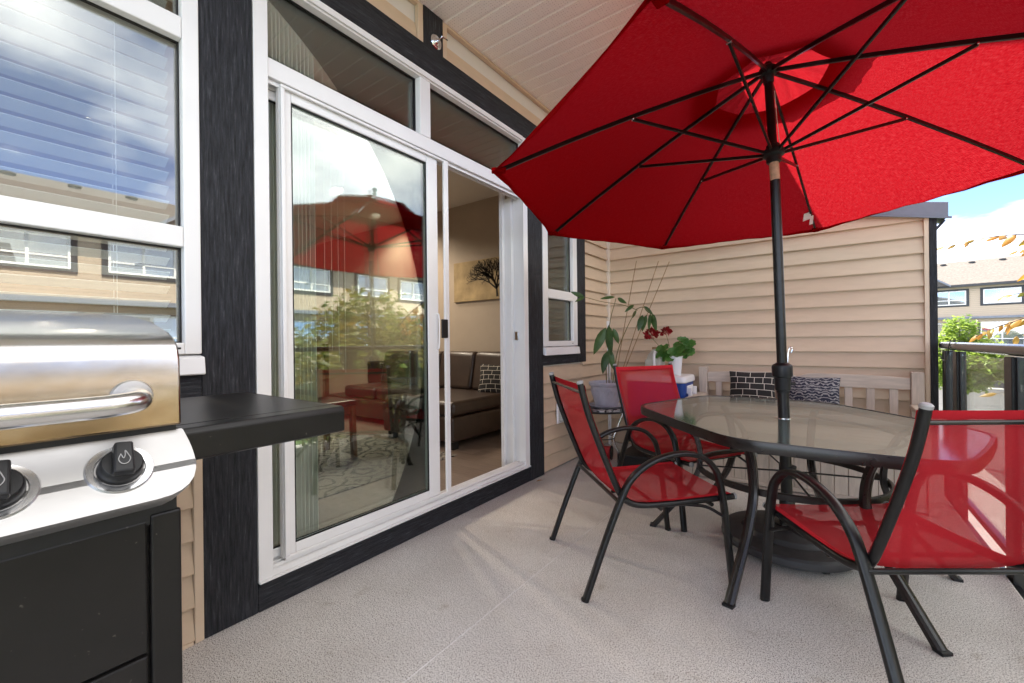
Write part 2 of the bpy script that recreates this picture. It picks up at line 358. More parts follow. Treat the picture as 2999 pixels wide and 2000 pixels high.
pm('pot_white', (.8, .8, .8), .35, var=.02); pm('pot_grey', (.42, .41, .46), .6, var=.14, vs=14, bump=.2, bs=40)
pm('soil', (.03, .02, .014), .95, var=.4, vs=60, bump=.6, bs=50, bdist=.01)
m, n, l, b = newmat('mosaic'); vo = n.new('ShaderNodeTexVoronoi'); vo.inputs['Scale'].default_value = 45; l.new(coords(n, l), vo.inputs['Vector'])
l.new(ramp(n, l, vo.outputs['Color'], [(.4, (.03, .03, .03)), (.5, (.5, .5, .48)), (.75, (.16, .15, .15))]), b.inputs['Base Color']); b.inputs['Roughness'].default_value = .25
glass('jug_plastic', .05, .6, (.9, .9, .85), .15, (.75, .76, .7), .45)
def leafmat(name, c1, c2, tr=.35, vs=12):
    m, n, l, b = newmat(name); o_ = n['Material Output']
    oi = n.new('ShaderNodeObjectInfo'); f = noise(n, l, coords(n, l), vs, 4)
    a = n.new('ShaderNodeMath'); a.operation = 'MULTIPLY_ADD'; a.inputs[1].default_value = .25; l.new(oi.outputs['Random'], a.inputs[0]); l.new(f, a.inputs[2])
    c = ramp(n, l, a.outputs[0], [(.4, c1), (.8, c2)])
    l.new(c, b.inputs['Base Color']); b.inputs['Roughness'].default_value = .45
    t = n.new('ShaderNodeBsdfTranslucent'); l.new(ramp(n, l, a.outputs[0], [(.4, tuple(min(1, x*1.6) for x in c1)), (.8, tuple(min(1, x*1.7) for x in c2))]), t.inputs[0])
    x = n.new('ShaderNodeMixShader'); x.inputs[0].default_value = tr; l.new(b.outputs[0], x.inputs[1]); l.new(t.outputs[0], x.inputs[2]); l.new(x.outputs[0], o_.inputs['Surface'])
leafmat('leaf_avocado', (.03, .075, .02), (.075, .14, .035), .25); leafmat('leaf_geranium', (.035, .13, .02), (.10, .24, .045), .3)
leafmat('leaf_street', (.07, .15, .02), (.20, .27, .045), .45, 1.5); leafmat('leaf_amber', (.075, .13, .02), (.3, .17, .03), .45, 2.2)
leafmat('leaf_turning', (.26, .13, .02), (.36, .17, .04), .45, 6); leafmat('leaf_shrub', (.03, .07, .015), (.09, .13, .03), .3, 2)
pm('petal', (.32, .004, .008), .6, var=.3, vs=40); pm('stem', (.16, .13, .04), .6); pm('bamboo', (.30, .18, .08), .55, var=.3, vs=20)
pm('bark', (.09, .065, .05), .9, var=.3, vs=14, stretch=(3, 3, 1), bump=.6, bs=20, bdist=.02)
pm('asphalt', (.06, .06, .062), .9, var=.2, vs=3); pm('concrete', (.34, .33, .31), .85, var=.12, vs=2); pm('lawn', (.05, .09, .02), .95, var=.4, vs=6)
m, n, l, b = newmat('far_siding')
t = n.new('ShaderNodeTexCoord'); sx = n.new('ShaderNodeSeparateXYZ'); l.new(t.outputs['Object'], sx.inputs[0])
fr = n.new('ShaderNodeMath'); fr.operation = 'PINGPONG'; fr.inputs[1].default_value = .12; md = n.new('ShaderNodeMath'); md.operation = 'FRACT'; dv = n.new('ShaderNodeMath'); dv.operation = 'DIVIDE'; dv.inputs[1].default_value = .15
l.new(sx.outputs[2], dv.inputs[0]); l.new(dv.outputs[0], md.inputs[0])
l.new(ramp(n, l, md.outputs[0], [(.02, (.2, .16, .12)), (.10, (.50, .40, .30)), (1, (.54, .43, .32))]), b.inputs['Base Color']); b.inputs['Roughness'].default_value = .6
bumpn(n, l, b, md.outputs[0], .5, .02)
pm('shingle', (.10, .088, .08), .9, var=.25, vs=8, bump=.3); pm('far_trim', (.035, .037, .043), .6); pm('band_grey', (.16, .18, .22), .6)
pm('garage', (.5, .45, .4), .6); pm('curtain', (.62, .6, .57), .8)
def emit(name, col, st):
    m, n, l, b = newmat(name); b.inputs['Base Color'].default_value = (*col, 1); b.inputs['Emission Color'].default_value = (*col, 1); b.inputs['Emission Strength'].default_value = st
emit('lamp_lens', (1, .86, .62), 14)
pm('red_cord', (.4, .02, .02), .5); pm('tag_white', (.8, .78, .74), .7); pm('copper_label', (.5, .3, .2), .5, var=.2, vs=50)

# ================================================================== STRUCTURE
tag(MB().box(-90, 140, -120, 180, -3.2, -3.0).build('ground', 'lawn'), kind='structure')
tag(MB().box(5.6, 13.2, -110, 46, -3.1, -2.99).build('street', 'asphalt'), kind='structure')
tag(MB().box(-40, 60, 36, 46.5, -3.1, -2.986).build('cross_street', 'asphalt'), kind='structure')
tag(MB().box(3.9, 5.6, -110, 36, -3.1, -2.86).build('pavement', 'concrete'), kind='structure')
tag(MB().box(13.2, 14.6, -110, 36, -3.1, -2.86).build('pavement', 'concrete'), kind='structure')
tag(MB().box(-40, 60, 46.5, 48.6, -3.1, -2.86).build('pavement', 'concrete'), kind='structure')
dk = tag(MB().box(-.02, 2.47, -2.6, 4.33, -.16, 0).build('deck_floor', 'deck_vinyl', bevel=.006), kind='structure')
MB().box(.764, .767, -2.5, 4.1, .0, .0007).build('seam', 'seam_caulk', dk)
MB().box(2.471, 2.50, -2.6, 4.33, -.3, -.012).build('fascia', 'black_metal', dk, bevel=.003)
# room behind the door
tag(MB().box(-6.6, -.02, -2.6, 3.9, -.1, .1).build('room_floor', 'laminate'), kind='structure')
tag(MB().box(-6.6, -.02, -2.6, 3.9, 2.77, 2.9).build('room_ceiling', 'room_white'), kind='structure')
tag(MB().box(-6.6, -.02, 3.9, 4.1, -.1, 2.9).build('room_wall', 'room_paint'), kind='structure')
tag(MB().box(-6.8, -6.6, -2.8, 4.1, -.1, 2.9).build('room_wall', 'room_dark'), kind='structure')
tag(MB().box(-6.6, -.02, -2.8, -2.6, -.1, 2.9).build('room_wall', 'room_paint'), kind='structure')

# ================================================================== OWN HOUSE
house = thing('townhouse', 'beige sided townhouse with charcoal trim and open white sliding door onto the deck', 'house')
w = MB()
X0, X1 = -.16, -.004
for a in ((-2.8, -1.25, -.3, 3.0), (-1.25, .54, -.3, .975), (-1.25, .54, 2.60, 3.0), (.54, .75, -.3, 3.0), (.75, 2.65, -.3, .10), (.75, 2.65, 2.595, 3.0),
          (2.65, 2.86, -.3, 3.0), (2.86, 3.44, -.3, .975), (2.86, 3.44, 2.60, 3.0), (3.44, 9, -.3, 3.0)):
    w.box(X0, X1, a[0], a[1], a[2], a[3])
w.build('wall', 'room_white', house)
MB().box(-7, -.004, -2.8, 2.55, 3.0, 5.6).build('unseen_upper_wall', 'far_siding', house)  # unseen upper storey, ended part-way along so only the near canopy is shaded
MB().prism([(.5, 5.6), (.5, 5.78), (-3.5, 7.6), (-7.5, 5.78), (-7.5, 5.6)], lambda x, z: (x, -3.2, z), lambda x, z: (x, 2.75, z)).build('roof', 'shingle', house)  # unseen too: eave and ridge shaped to keep sun off the near canopy
# lap siding: every course is its own plank
PITCH = .1175
def plank_mesh(L, axis):      # lap profile extruded along +y (axis 0: faces +x) or +x (axis 1: faces -y)
    prof = [(0, PITCH+.018), (.002, PITCH+.018), (.0265, .012), (.0275, .004), (.0255, 0), (.016, 0), (.013, .014), (.0, .016)]
    m_ = MB()
    if axis == 0: m_.prism(prof, lambda d, z: (d, 0, z), lambda d, z: (d, L, z))
    else: m_.prism(prof, lambda d, z: (0, -d, z), lambda d, z: (L, -d, z))
    return m_.mesh('plank', 'siding')
def courses(parent, y0, y1, z0, z1, axis=0, X=0):
    me = plank_mesh(y1-y0, axis)
    z = .012+PITCH*math.floor((z0-.012)/PITCH)
    if z < -.01: z += PITCH
    while z < z1-.01:
        inst('plank', me, house if axis == 0 else parent, loc=(X+random.uniform(-.0008, .0008), y0, z) if axis == 0 else (y0, X, z), rot=(0, 0, random.uniform(-.0005, .0005))); z += PITCH
courses(house, 2.80, 4.134, .0, .80)
courses(house, 3.55, 4.134, .85, 2.84)
courses(house, -2.6, .534, 0, .80)
courses(house, .60, 1.595, 2.71, 2.84); courses(house, 1.825, 3.54, 2.71, 2.84)
T = lambda y0, y1, z0, z1, x1=.03, mt='trim_v', x0=-.003: MB().box(x0, x1, y0, y1, z0, z1).build('trim_board', mt, house, bevel=.003)
T(.563, .742, .002, 2.962); T(2.658, 2.853, .002, 2.742, .034)
T(.7425, 2.6575, .002, .104, .031, 'trim_h'); T(.7425, 3.62, 2.592, 2.744, .036, 'trim_h'); T(.7425, 2.6575, .1045, .112, .048, 'trim_h')
T(1.635, 1.784, 2.7445, 2.964, .033)
T(3.442, 3.612, .865, 2.59, .03); T(2.8535, 3.4415, .865, .957, .029, 'trim_h')
T(-1.4, .5625, .868, .965, .029, 'trim_h')
J = lambda *a, x1=.0285: MB().box(.0, x1, *a).build('trim_channel', 'siding_trim', house, bevel=.002)
J(.535, .5625, .0, .867, x1=.0285); J(1.597, 1.634, 2.7445, 2.962); J(1.785, 1.822, 2.7445, 2.962); J(.7425, 1.596, 2.945, 2.9625, x1=.03); J(1.823, 4.14, 2.945, 2.9625, x1=.03)
J(-2.6, .53, .0, .012, x1=.031)
MB().box(.0, .042, 4.135, 4.176, .0, 2.96).build('corner_trim', 'corner_paint', house, bevel=.003)
# soffit panels with shadow grooves
pm_ = MB(); P_ = .1105
prof = [(0, .008), (.010, .008), (.016, 0), (P_-.002, 0), (P_, .008)]
sm = MB()
pr = prof+[(P_, .012), (0, .012)]
sm.prism(pr, lambda y, z: (0.001, y, z), lambda y, z: (1.05, y, z)); sme = sm.mesh('soffit_panel', 'soffit_vent')
y = 1.794-P_*38
while y < 7.4:
    inst('soffit_panel', sme, house, loc=(0, y, 2.965)); y += P_
MB().box(-.1, 1.09, -2.6, 7.5, 2.979, 3.06).build('roof', 'shingle', house)
MB().box(1.052, 1.095, -2.6, 7.5, 2.93, 2.978).build('fascia', 'black_metal', house)
# chrome fixture on the block
fx = thing('hook_fixture', 'round chrome wall hook on charcoal block under the soffit', 'wall hook', (.033, 1.725, 2.80))
MB().lathe([(.040, 0), (.041, .004), (.036, .008), (.030, .006), (.026, .010), (.018, .009), (.012, .014), (.0, .014)], 28, ax=(1, 0, 0)).build('plate', 'chrome', fx, True)
MB().tube([(.01, .0, .0), (.04, 0, .002), (.05, .0, .012), (.05, .03, .014)], .004, 8).build('hook', 'chrome', fx, True)
MB().tube([(.01, .012, .012), (.045, .02, .016), (.045, .05, .02)], .003, 8).build('latch', 'black_metal', fx, True)

# ---- sliding door
door = MB()
for a in ((.745, .79, .113, 2.59), (2.612, 2.657, .113, 2.59), (.7905, 2.6115, .113, .142), (.7905, 2.6115, 2.552, 2.59), (.7905, 2.6115, 2.150, 2.228), (1.612, 1.689, 2.2285, 2.5515)):
    door.box(-.075, .022, *a)
dr = door.build('sliding_door', 'vinyl', house, bevel=.004)
tr = MB()     # stepped tracks and jambs inside the frame
tr.box(-.09, -.0755, 2.605, 2.657, .113, 2.59); tr.box(-.14, -.076, 2.585, 2.604, .1, 2.15); tr.box(-.17, -.1405, 2.56, 2.60, .1, 2.60)
tr.box(.0225, .03, 2.60, 2.657, .113, 2.59); tr.box(.0225, .03, .745, .80, .113, 2.59); tr.box(.0225, .034, .801, 2.599, 2.560, 2.59)
for x in (-.05, -.022, .004): tr.box(x-.003, x+.003, .7905, 2.6115, .1425, .156)
for x in (-.04, .0): tr.box(x-.004, x+.004, .7905, 2.6115, 2.132, 2.1495)
tr.box(.0225, .040, .746, 2.656, .113, .122)
tr.build('door_track', 'vinyl', dr, bevel=.002)
MB().box(-.03, -.026, .7905, 1.6115, 2.2285, 2.5515).build('pane', 'door_pane', dr)
MB().box(-.03, -.026, 1.6895, 2.6115, 2.2285, 2.5515).build('pane', 'door_pane', dr)
g = MB()
for a in ((.7905, 1.6115), (1.6895, 2.6115)):
    for b_ in ((a[0], a[0]+.006, 2.2285, 2.5515), (a[1]-.006, a[1], 2.2285, 2.5515), (a[0]+.0065, a[1]-.0065, 2.2285, 2.2345), (a[0]+.0065, a[1]-.0065, 2.5455, 2.5515)): g.box(-.026, -.018, *b_)
g.build('gasket', 'black_plastic', dr)
# fixed leaf at the left (behind) and the sliding leaf in front
def leaf_frame(y0, y1, z0, z1, x0, x1, st, rl, name):
    m_ = MB()
    m_.box(x0, x1, y0, y0+st, z0, z1); m_.box(x0, x1, y1-st*1.6, y1, z0, z1); m_.box(x0, x1, y0+st+.0003, y1-st*1.6-.0003, z0, z0+rl); m_.box(x0, x1, y0+st+.0003, y1-st*1.6-.0003, z1-rl, z1)
    o = m_.build(name, 'vinyl', dr, bevel=.005)
    MB().box((x0+x1)/2-.002, (x0+x1)/2+.002, y0+st, y1-st*1.6, z0+rl, z1-rl).build('pane', 'door_pane', dr)
    gk = MB(); a, b_, c, d = y0+st, y1-st*1.6, z0+rl, z1-rl
    for q in ((a, a+.005, c, d), (b_-.005, b_, c, d), (a+.0052, b_-.0052, c, c+.005), (a+.0052, b_-.0052, d-.005, d)): gk.box(x1-.012, x1-.004, *q)
    gk.build('gasket', 'black_plastic', dr)
    return o
leaf_frame(.793, 1.72, .158, 2.13, -.062, -.038, .028, .04, 'fixed_leaf')
leaf_frame(.852, 1.752, .158, 2.145, -.028, .004, .052, .052, 'sliding_leaf')
# screen leaf stile beside the opening, with the dark latch
sc = MB(); sc.box(.006, .021, 1.790, 1.826, .158, 2.145); sc.box(.006, .021, .853, 1.7895, .158, .172); sc.box(.006, .021, .853, 1.7895, 2.132, 2.145); sc.box(.0062, .0208, .853, .870, .1725, 2.1315)
sc.build('screen_frame', 'vinyl', dr, bevel=.003)
MB().box(.0215, .034, 1.752, 1.800, 1.085, 1.195).build('latch', 'black_plastic', dr, bevel=.004)
MB().tube(catmull([(.006, 1.735, 1.02), (.02, 1.737, 1.03), (.024, 1.738, 1.1), (.024, 1.738, 1.18), (.02, 1.737, 1.22), (.006, 1.735, 1.23)], 6), .004, 8).build('handle', 'vinyl', dr, True)
lk = MB(); lk.box(-.06, -.03, 2.600, 2.6115, 1.07, 1.135); lk.build('strike_plate', 'chrome', dr, bevel=.002)
# ---- windows
def window(y0, y1, z0, zb, mid, top, z1, st=.05, name='window', pane='pane'):
    m_ = MB()
    for a in ((y0, y0+st, z0, z1), (y1-st, y1, z0, z1), (y0+st+.0003, y1-st-.0003, z0, zb), (y0+st+.0003, y1-st-.0003, *mid), (y0+st+.0003, y1-st-.0003, *top), (y0+st+.0003, y1-st-.0003, z1-.04, z1)):
        m_.box(-.05, .036, *a)
    o = m_.build(name, 'vinyl', house, bevel=.004)
    for c, d in ((zb, mid[0]), (mid[1], top[0]), (top[1], z1-.04)):
        MB().box(-.012, -.008, y0+st, y1-st, c, d).build('pane', pane, o)
        gk = MB(); a, b_ = y0+st, y1-st
        for q in ((a, a+.005, c, d), (b_-.005, b_, c, d), (a+.0052, b_-.0052, c, c+.005), (a+.0052, b_-.0052, d-.005, d)): gk.box(-.007, .004, *q)
        gk.build('gasket', 'black_plastic', o)
    sl_ = MB(); sl_.prism([(.0, z0-.001), (.05, z0-.012), (.058, z0-.07), (.052, z0-.074), (.0, z0-.06)], lambda x, z: (x, y0+.0, z), lambda x, z: (x, y1+.004, z)); sl_.build('sill', 'alu_white', o, bevel=.002)
    wh = MB(); wh.box(.0362, .0372, y1-st-.03, y1-st-.012, z0+.018, z0+.024); wh.build('weep_hole', 'black_plastic', o)
    return o
window(-1.25, .562, 1.028, 1.068, (1.402, 1.473), (2.130, 2.205), 2.60)
window(2.862, 3.438, 1.018, 1.062, (1.412, 1.487), (2.130, 2.205), 2.59, .075, pane='door_pane')
# blinds (inside the windows)
def blind(y0, y1, z0, z1, step, label, tilt):
    t = thing('window_blind', label, 'blind', (-.055, y0, z0))
    L = y1-y0; c, s_ = cos(tilt), sin(tilt)
    me = MB().obox((0, L/2, 0), (.024*c, 0, .024*s_), (0, L/2, 0), (-.0012*s_, 0, .0012*c)).mesh('slat', 'blind')
    k = 0
    while z0+.03+k*step < z1-.04:
        inst('slat', me, t, loc=(0, 0, .03+k*step)); k += 1
    MB().box(-.028, .028, 0, L, z1-z0-.04, z1-z0).build('head_rail', 'blind', t, bevel=.003)
    MB().box(-.024, .024, 0, L, .0, .018).build('bottom_rail', 'blind', t, bevel=.003)
    for q in (.10, L*.45, L-.14):
        for d in (-.022, .022): MB().tube([(d, q, .01), (d, q, z1-z0-.02)], .0011, 5).build('cord', 'blind', t)
    return t
blind(-1.19, .49, 1.075, 2.55, .0505, 'white slatted blind inside the left window above the grill', R(26))
blind(2.94, 3.30, 1.12, 2.54, .044, 'white slatted blind inside the small window beside the corner', R(24))
vb = thing('vertical_blind', 'gathered vertical blind vanes hanging inside the sliding door', 'blind', (-.118, .80, .14))
vme = MB().box(-.0445, .0445, -.0016, .0016, 0, 2.40).mesh('vane', 'vane')
for k in range(14): inst('vane', vme, vb, loc=(0, .004+.0185*k, 0), rot=(0, 0, R(random.uniform(-5, 5))))
MB().box(-.03, .03, 0, 1.8, 2.4, 2.44).build('head_rail', 'vane', vb)
for k in range(4): MB().tube([(.03, .30+.035*k, .95-.06*k), (.03, .30+.035*k, 2.4)], .0012, 5).build('cord', 'vane', vb)

# ================================================================== PRIVACY WALL at the end of the deck
pw = thing('privacy_wall', 'beige lap sided privacy wall with sloping grey cap behind the bench', 'wall', (0, 4.178, 0))
TOP = lambda x: 2.415-.208*x
def pbody(): 
    m_ = MB(); m_.prism([(.0, -.2), (2.47, -.2), (2.47, TOP(2.47)), (0, TOP(0))], lambda x, z: (x, .003, z), lambda x, z: (x, .15, z)); return m_
pbody().build('core', 'siding_trim', pw)
me = plank_mesh(2.372, 1); z = .012
while z < TOP(2.40)-PITCH-.005:
    inst('plank', me, pw, loc=(.032, random.uniform(-.0008, .0008), z), rot=(0, 0, random.uniform(-.0006, .0006))); z += PITCH
while z < 2.40:
    xe = (2.415-z-.0)/.208   # courses cut by the sloping cap
    L = min(2.372, xe-.032)
    if L > .12:
        h = lambda x: min(PITCH+.012, TOP(x+.032)-z)
        m_ = MB()
        xs = sorted({0, max(0., min(L, (2.415-z-PITCH-.012)/.208-.032)), L})
        pts = [(x, max(.002, h(x))) for x in xs]
        vs_ = []; 
        for x, hh in pts: vs_ += [(x, -.0265, .0), (x, -.0265+.0235*hh/(PITCH+.012), hh), (x, 0, hh), (x, 0, 0)]
        fs = [(0, 1, 2, 3), tuple(4*(len(pts)-1)+i for i in (3, 2, 1, 0))]
        for i in range(len(pts)-1):
            for j in range(4): fs.append((4*i+j, 4*i+(j+1) % 4, 4*i+4+(j+1) % 4, 4*i+4+j))
        m_.add(vs_, fs).build('plank', 'siding', pw, loc=(.032, 0, z))
    z += PITCH
MB().box(2.404, 2.430, -.036, .003, 0, TOP(2.43)).build('corner_trim', 'siding_trim', pw, bevel=.002)
MB().box(2.4305, 2.470, -.040, .16, -.1, TOP(2.47)-.001).build('post', 'trim_v', pw, bevel=.003)
cp = MB(); cp.prism([(-.04, TOP(-.04)+.0), (2.525, TOP(2.525)), (2.525, TOP(2.525)+.098), (-.04, TOP(-.04)+.098)], lambda x, z: (x, -.052, z), lambda x, z: (x, .2, z)); cp.build('cap_flashing', 'band_grey', pw, bevel=.002)
MB().prism([(2.38, TOP(2.38)-.0165), (2.54, TOP(2.54)-.0165), (2.54, TOP(2.54)-.002), (-.04, TOP(-.04)-.002), (-.04, TOP(-.04)-.014), (2.38, TOP(2.38)-.014)], lambda x, z: (x, -.062, z), lambda x, z: (x, -.0525, z)).build('drip_edge', 'band_grey', pw)
MB().obox((2.50, .1, TOP(2.5)-.04), (.022, 0, .03), (0, .06, 0), (.006, 0, -.005)).build('bracket', 'black_metal', pw)

# ================================================================== RAILING
rl = thing('deck_railing', 'black metal railing with clear glass panels along the deck edge', 'railing', (2.5, 0, 0))
MB().tube([(0, 4.12, 1.0), (0, -2.55, 1.0)], 1, prof=RECT(.05, .062, .45)).build('top_rail', 'rail_metal', rl, True, ang=50)
MB().tube([(0, 4.12, .085), (0, -2.55, .085)], 1, prof=RECT(.03, .035)).build('bottom_rail', 'rail_metal', rl)
py = [4.03, 3.735, 2.795, 1.6, .4, -.8, -2.0]
for q in py: MB().box(-.022, .022, q-.045 if q > 3 else q-.05, q+.045, -.25, .968).build('post', 'black_metal', rl, bevel=.003)
for a, b_ in zip(py[1:], py[2:]):
    MB().box(-.003, .003, b_+.075, a-.075, .115, .955).build('glass_panel', 'rail_pane', rl)
    for q in (b_+.062, a-.062): MB().box(-.010, .010, q-.012, q+.012, .1025, .968).build('glass_channel', 'black_metal', rl)
MB().box(-.003, .003, 3.80, 3.97, .115, .955).build('glass_panel', 'rail_pane', rl)
MB().tube(catmull([(-.03, 4.1, .93), (-.03, 3.95, .90), (-.035, 3.83, .94), (-.035, 3.80, 1.0), (-.02, 3.80, 1.036), (.03, 3.80, 1.03)], 6), .003, 6).build('cable', 'black_plastic', rl)

# ================================================================== UMBRELLA
UB = V((1.672, 2.546, 0))
um = thing('patio_umbrella', 'large open red patio umbrella with black ribs standing through the table', 'umbrella', UB)
HT = V((1.613, 2.496, 2.405))-UB; ax = V((-.05, .041, 1)).normalized()
e1 = V((0, 1, 0)).cross(ax).normalized(); e2 = ax.cross(e1)
PHI = R(263.94); UR = 1.393
def drop(r): return .303*r+.0496*r*r
def udir(k): 
    a = PHI-k*pi/4; return e1*cos(a)+e2*sin(a)
def upt(k, r, lift=0): return HT+udir(k)*r-ax*(drop(r)-lift)
def panel(k, ra, rb, lift, dfn, nu=14, nv=12, sag=.018, wr=0):
    da, db = udir(k), udir(k+1)
    def fn(u, v):
        r = ra+(rb-ra)*u; q = 4*v*(1-v)
        p = HT+(da*(1-v)+db*v)*(r*(1-(.022*q*u**3 if rb > .5 else 0)))-ax*(dfn(r)-lift)
        p += ax*(sag*q*u*(1-u)*2 - .006*q)
        if rb > .5: p += ax*(.0035*sin(v*37+k*2)*u**5*q**.5+.004*sin(v*9+u*6+k*1.3)*q*u)
        if wr: p += ax*wr*(sin(v*17+k*1.7+r*20)*.5+sin(v*31+k+r*35)*.3)*min(1, u*2.2)*min(1, q*1.6)
        return p
    return MB().grid(fn, nu, nv, (rb-ra), 1.0)
for k in range(8):
    panel(k, .255, UR+.012, .016, drop).build('canopy_panel', 'canopy', um, True, ang=80)
    hm = panel(k, UR-.022, UR+.010, .0135, drop, 2, 12, 0); hm.build('hem', 'canopy_hem', um, True, ang=80)
capdrop = lambda r: .20*r+.18*r*r
for k in range(8): panel(k, .004, .385, .058, capdrop, 12, 16, 0, .010).build('vent_panel', 'canopy', um, True, ang=80)
RJ = .702; RUN = HT-ax*.422
for k in range(8):
    pts = [upt(k, r, .006) for r in (.03, .2, .4, RJ, 1.0, 1.2, UR-.03)]
    rb = MB().tube(pts, 1, prof=RECT(.019, .012, .2), up=tuple(ax)).build('rib', 'black_metal', um)
    d = udir(k); j = upt(k, RJ, -.008)
    MB().tube([RUN+d*.03-ax*.0, j], 1, prof=RECT(.015, .010, .2), up=tuple(ax)).build('strut', 'black_metal', rb)
    MB().lathe([(.003, -.011), (.0045, -.010), (.0045, .010), (.003, .011)], 8, c=tuple(j), ax=tuple(d.cross(ax))).build('rivet', 'chrome', rb)
    tp = upt(k, UR-.03, .004)
    MB().obox(tp+d*.008, d*.035, d.cross(ax)*.018, ax*.009).build('tip_pocket', 'canopy_hem', rb, bevel=.004)
MB().lathe([(.0, .045), (.018, .044), (.024, .03), (.040, .018), (.043, .0), (.040, -.012), (.026, -.02), (.024, -.05), (.022, -.06)], 24, c=tuple(HT), ax=tuple(ax)).build('hub', 'black_plastic', um, True)
MB().lathe([(.0, .15), (.016, .145), (.025, .128), (.016, .11), (.012, .10), (.022, .09), (.016, .075), (.014, .05)], 20, c=tuple(HT), ax=tuple(ax)).build('finial', 'black_plastic', um, True)
MB().lathe([(.026, .045), (.030, .04), (.030, .022), (.046, .016), (.050, .004), (.048, -.012), (.034, -.02), (.032, -.045), (.027, -.05)], 24, c=tuple(RUN), ax=tuple(ax)).build('runner', 'black_plastic', um, True)
JT = HT-ax*.56
MB().tube([HT-ax*.02, HT-ax*.47], .0195, 20).build('upper_pole', 'black_metal', um, True)
MB().tube([HT-ax*.472, JT], .0215, 20).build('label_sleeve', 'copper_label', um, True)
P0 = V((0.003, .0, .09)); ld = (P0-JT)
def onpole(z): return JT+ld*((z-JT.z)/ld.z)
MB().tube([JT-ax*.001, onpole(.86)], .0225, 22).build('pole', 'black_metal', um, True)
MB().tube([onpole(.86), P0], .0255, 22).build('lower_pole', 'black_metal', um, True)
pa = (-ld).normalized(); cz = onpole(.80)
MB().lathe([(.027, -.012), (.029, 0), (.034, .004), (.037, .06), (.038, .068), (.044, .072), (.045, .078), (.045, .118), (.042, .128), (.030, .136), (.024, .14)], 28, c=tuple(cz), ax=tuple(pa)).build('collar', 'black_plastic', um, True)
MB().lathe([(.008, 0), (.010, .002), (.010, .022), (.006, .026)], 12, c=tuple(onpole(.835)+V((.03, .02, 0))), ax=(.8, .6, 0)).build('thumb_screw', 'black_plastic', um, True)
hk = onpole(.94)+V((.022, .022, 0))
MB().tube(catmull([hk+V((0, 0, -.02)), hk+V((.004, .004, .05)), hk+V((.012, .008, .075)), hk+V((.02, .012, .068)), hk+V((.016, .010, .05))], 5), .003, 6).build('clip_hook', 'chrome', um, True)
cpts = [HT-ax*.1+V((.022, .01, 0)), HT-ax*.25+V((.024, .008, 0)), HT-ax*.40+V((.03, .01, 0))]
MB().tube(cpts, .002, 5).build('cord', 'tag_white', um)
tp = upt(4, 1.18, -.004)
MB().obox(tp+V((-.02, 0, -.012)), (.022, 0, .006), (0, .001, 0), (.004, 0, .026)).build('care_tag', 'tag_white', um)
MB().obox(tp+V((.004, .01, -.04)), (.010, 0, .002), (0, .001, 0), (.003, 0, .03)).build('care_tag', 'tag_white', um)
# base
ub = thing('umbrella_base', 'round dark grey resin umbrella base under the table', 'umbrella base', UB)
MB().lathe([(.0, .03), (.285, .03), (.297, .036), (.30, .05), (.298, .068), (.288, .078), (.24, .084), (.205, .087), (.196, .095), (.188, .106), (.17, .112), (.10, .118), (.06, .120), (.0, .121)], 64).build('weight', 'resin', ub, True, ang=28)
MB().lathe([(.055, .121), (.055, .128), (.036, .132), (.034, .26), (.033, .266), (.0265, .266)], 28).build('socket', 'black_metal', ub, True)
for k in range(6):
    a = k*pi/3+.2; MB().lathe([(.018, 0), (.02, .004), (.018, .0298)], 12, c=(.23*cos(a), .23*sin(a), 0)).build('foot', 'black_plastic', ub)
MB().lathe([(.006, 0), (.012, .004), (.012, .03), (.008, .04)], 10, c=(.03, -.012, .2), ax=(.8, -.6, 0)).build('lock_knob', 'black_plastic', ub, True)

# ================================================================== TABLE
TC = V((1.668, 2.54, 0)); TZ = .665
tb = thing('patio_table', 'six sided glass topped patio table with curved dark brown legs', 'table', TC)
corn = [(.90, 2.53), (1.16, 3.26), (1.84, 3.26), (2.40, 2.56), (2.20, 1.90), (1.53, 1.87)]
corn = [(x-TC.x, y-TC.y) for x, y in corn]
def outline(sc_):
    o = []
    P2 = [V((x, y)) for x, y in corn]
    # bowed sides
    Q = []
    for i in range(6):
        a, b_ = P2[i], P2[(i+1) % 6]; m_ = (a+b_)/2; Q += [a*1.0, m_+m_.normalized()*.012]
    return [(V(p)*sc_) for p in roundpoly([tuple(q) for q in Q], [.12, .12]*6, 8)]
def ringstrip(o_out, o_in, prof_z):   # rim as a swept closed section
    m_ = MB(); n = len(o_out); k = len(prof_z); b0 = 0
    for i in range(n):
        for t, z in prof_z:
            p = o_out[i]*(1-t)+o_in[i]*t; m_.v.append((p.x, p.y, z))
    for i in range(n):
        for j in range(k):
            m_.f.append((i*k+j, i*k+(j+1) % k, ((i+1) % n)*k+(j+1) % k, ((i+1) % n)*k+j))
    return m_
oo, oi_ = outline(1), outline(.955)
ringstrip(oo, oi_, [(.06, TZ-.045), (0, TZ-.036), (0, TZ-.008), (.10, TZ), (.42, TZ-.001), (.46, TZ-.005), (.9, TZ-.006), (.9, TZ-.012), (.35, TZ-.02), (.35, TZ-.045)]).build('rim', 'brown_metal', tb, True, ang=40)
og = outline(.975); hc = V((onpole(TZ).x+UB.x-TC.x, onpole(TZ).y+UB.y-TC.y)); n = len(og)
MB().add([(p.x, p.y, TZ-.003) for p in og], [tuple(range(n))]).build('glass_top', 'table_pane', tb)
MB().lathe([(.030, -.008), (.040, .0), (.040, .002), (.030, .003)], 28, c=(hc.x, hc.y, TZ-.003)).build('hole_ring', 'chrome', tb, True)
feet = [(1.516, 1.857), (2.14, 1.99), (2.285, 2.63), (1.82, 3.223), (1.196, 3.09), (1.035, 2.42)]
lp = [(.53, .632), (.50, .612), (.455, .54), (.432, .46), (.430, .385), (.455, .31), (.51, .22), (.60, .115), (.70, 0)]
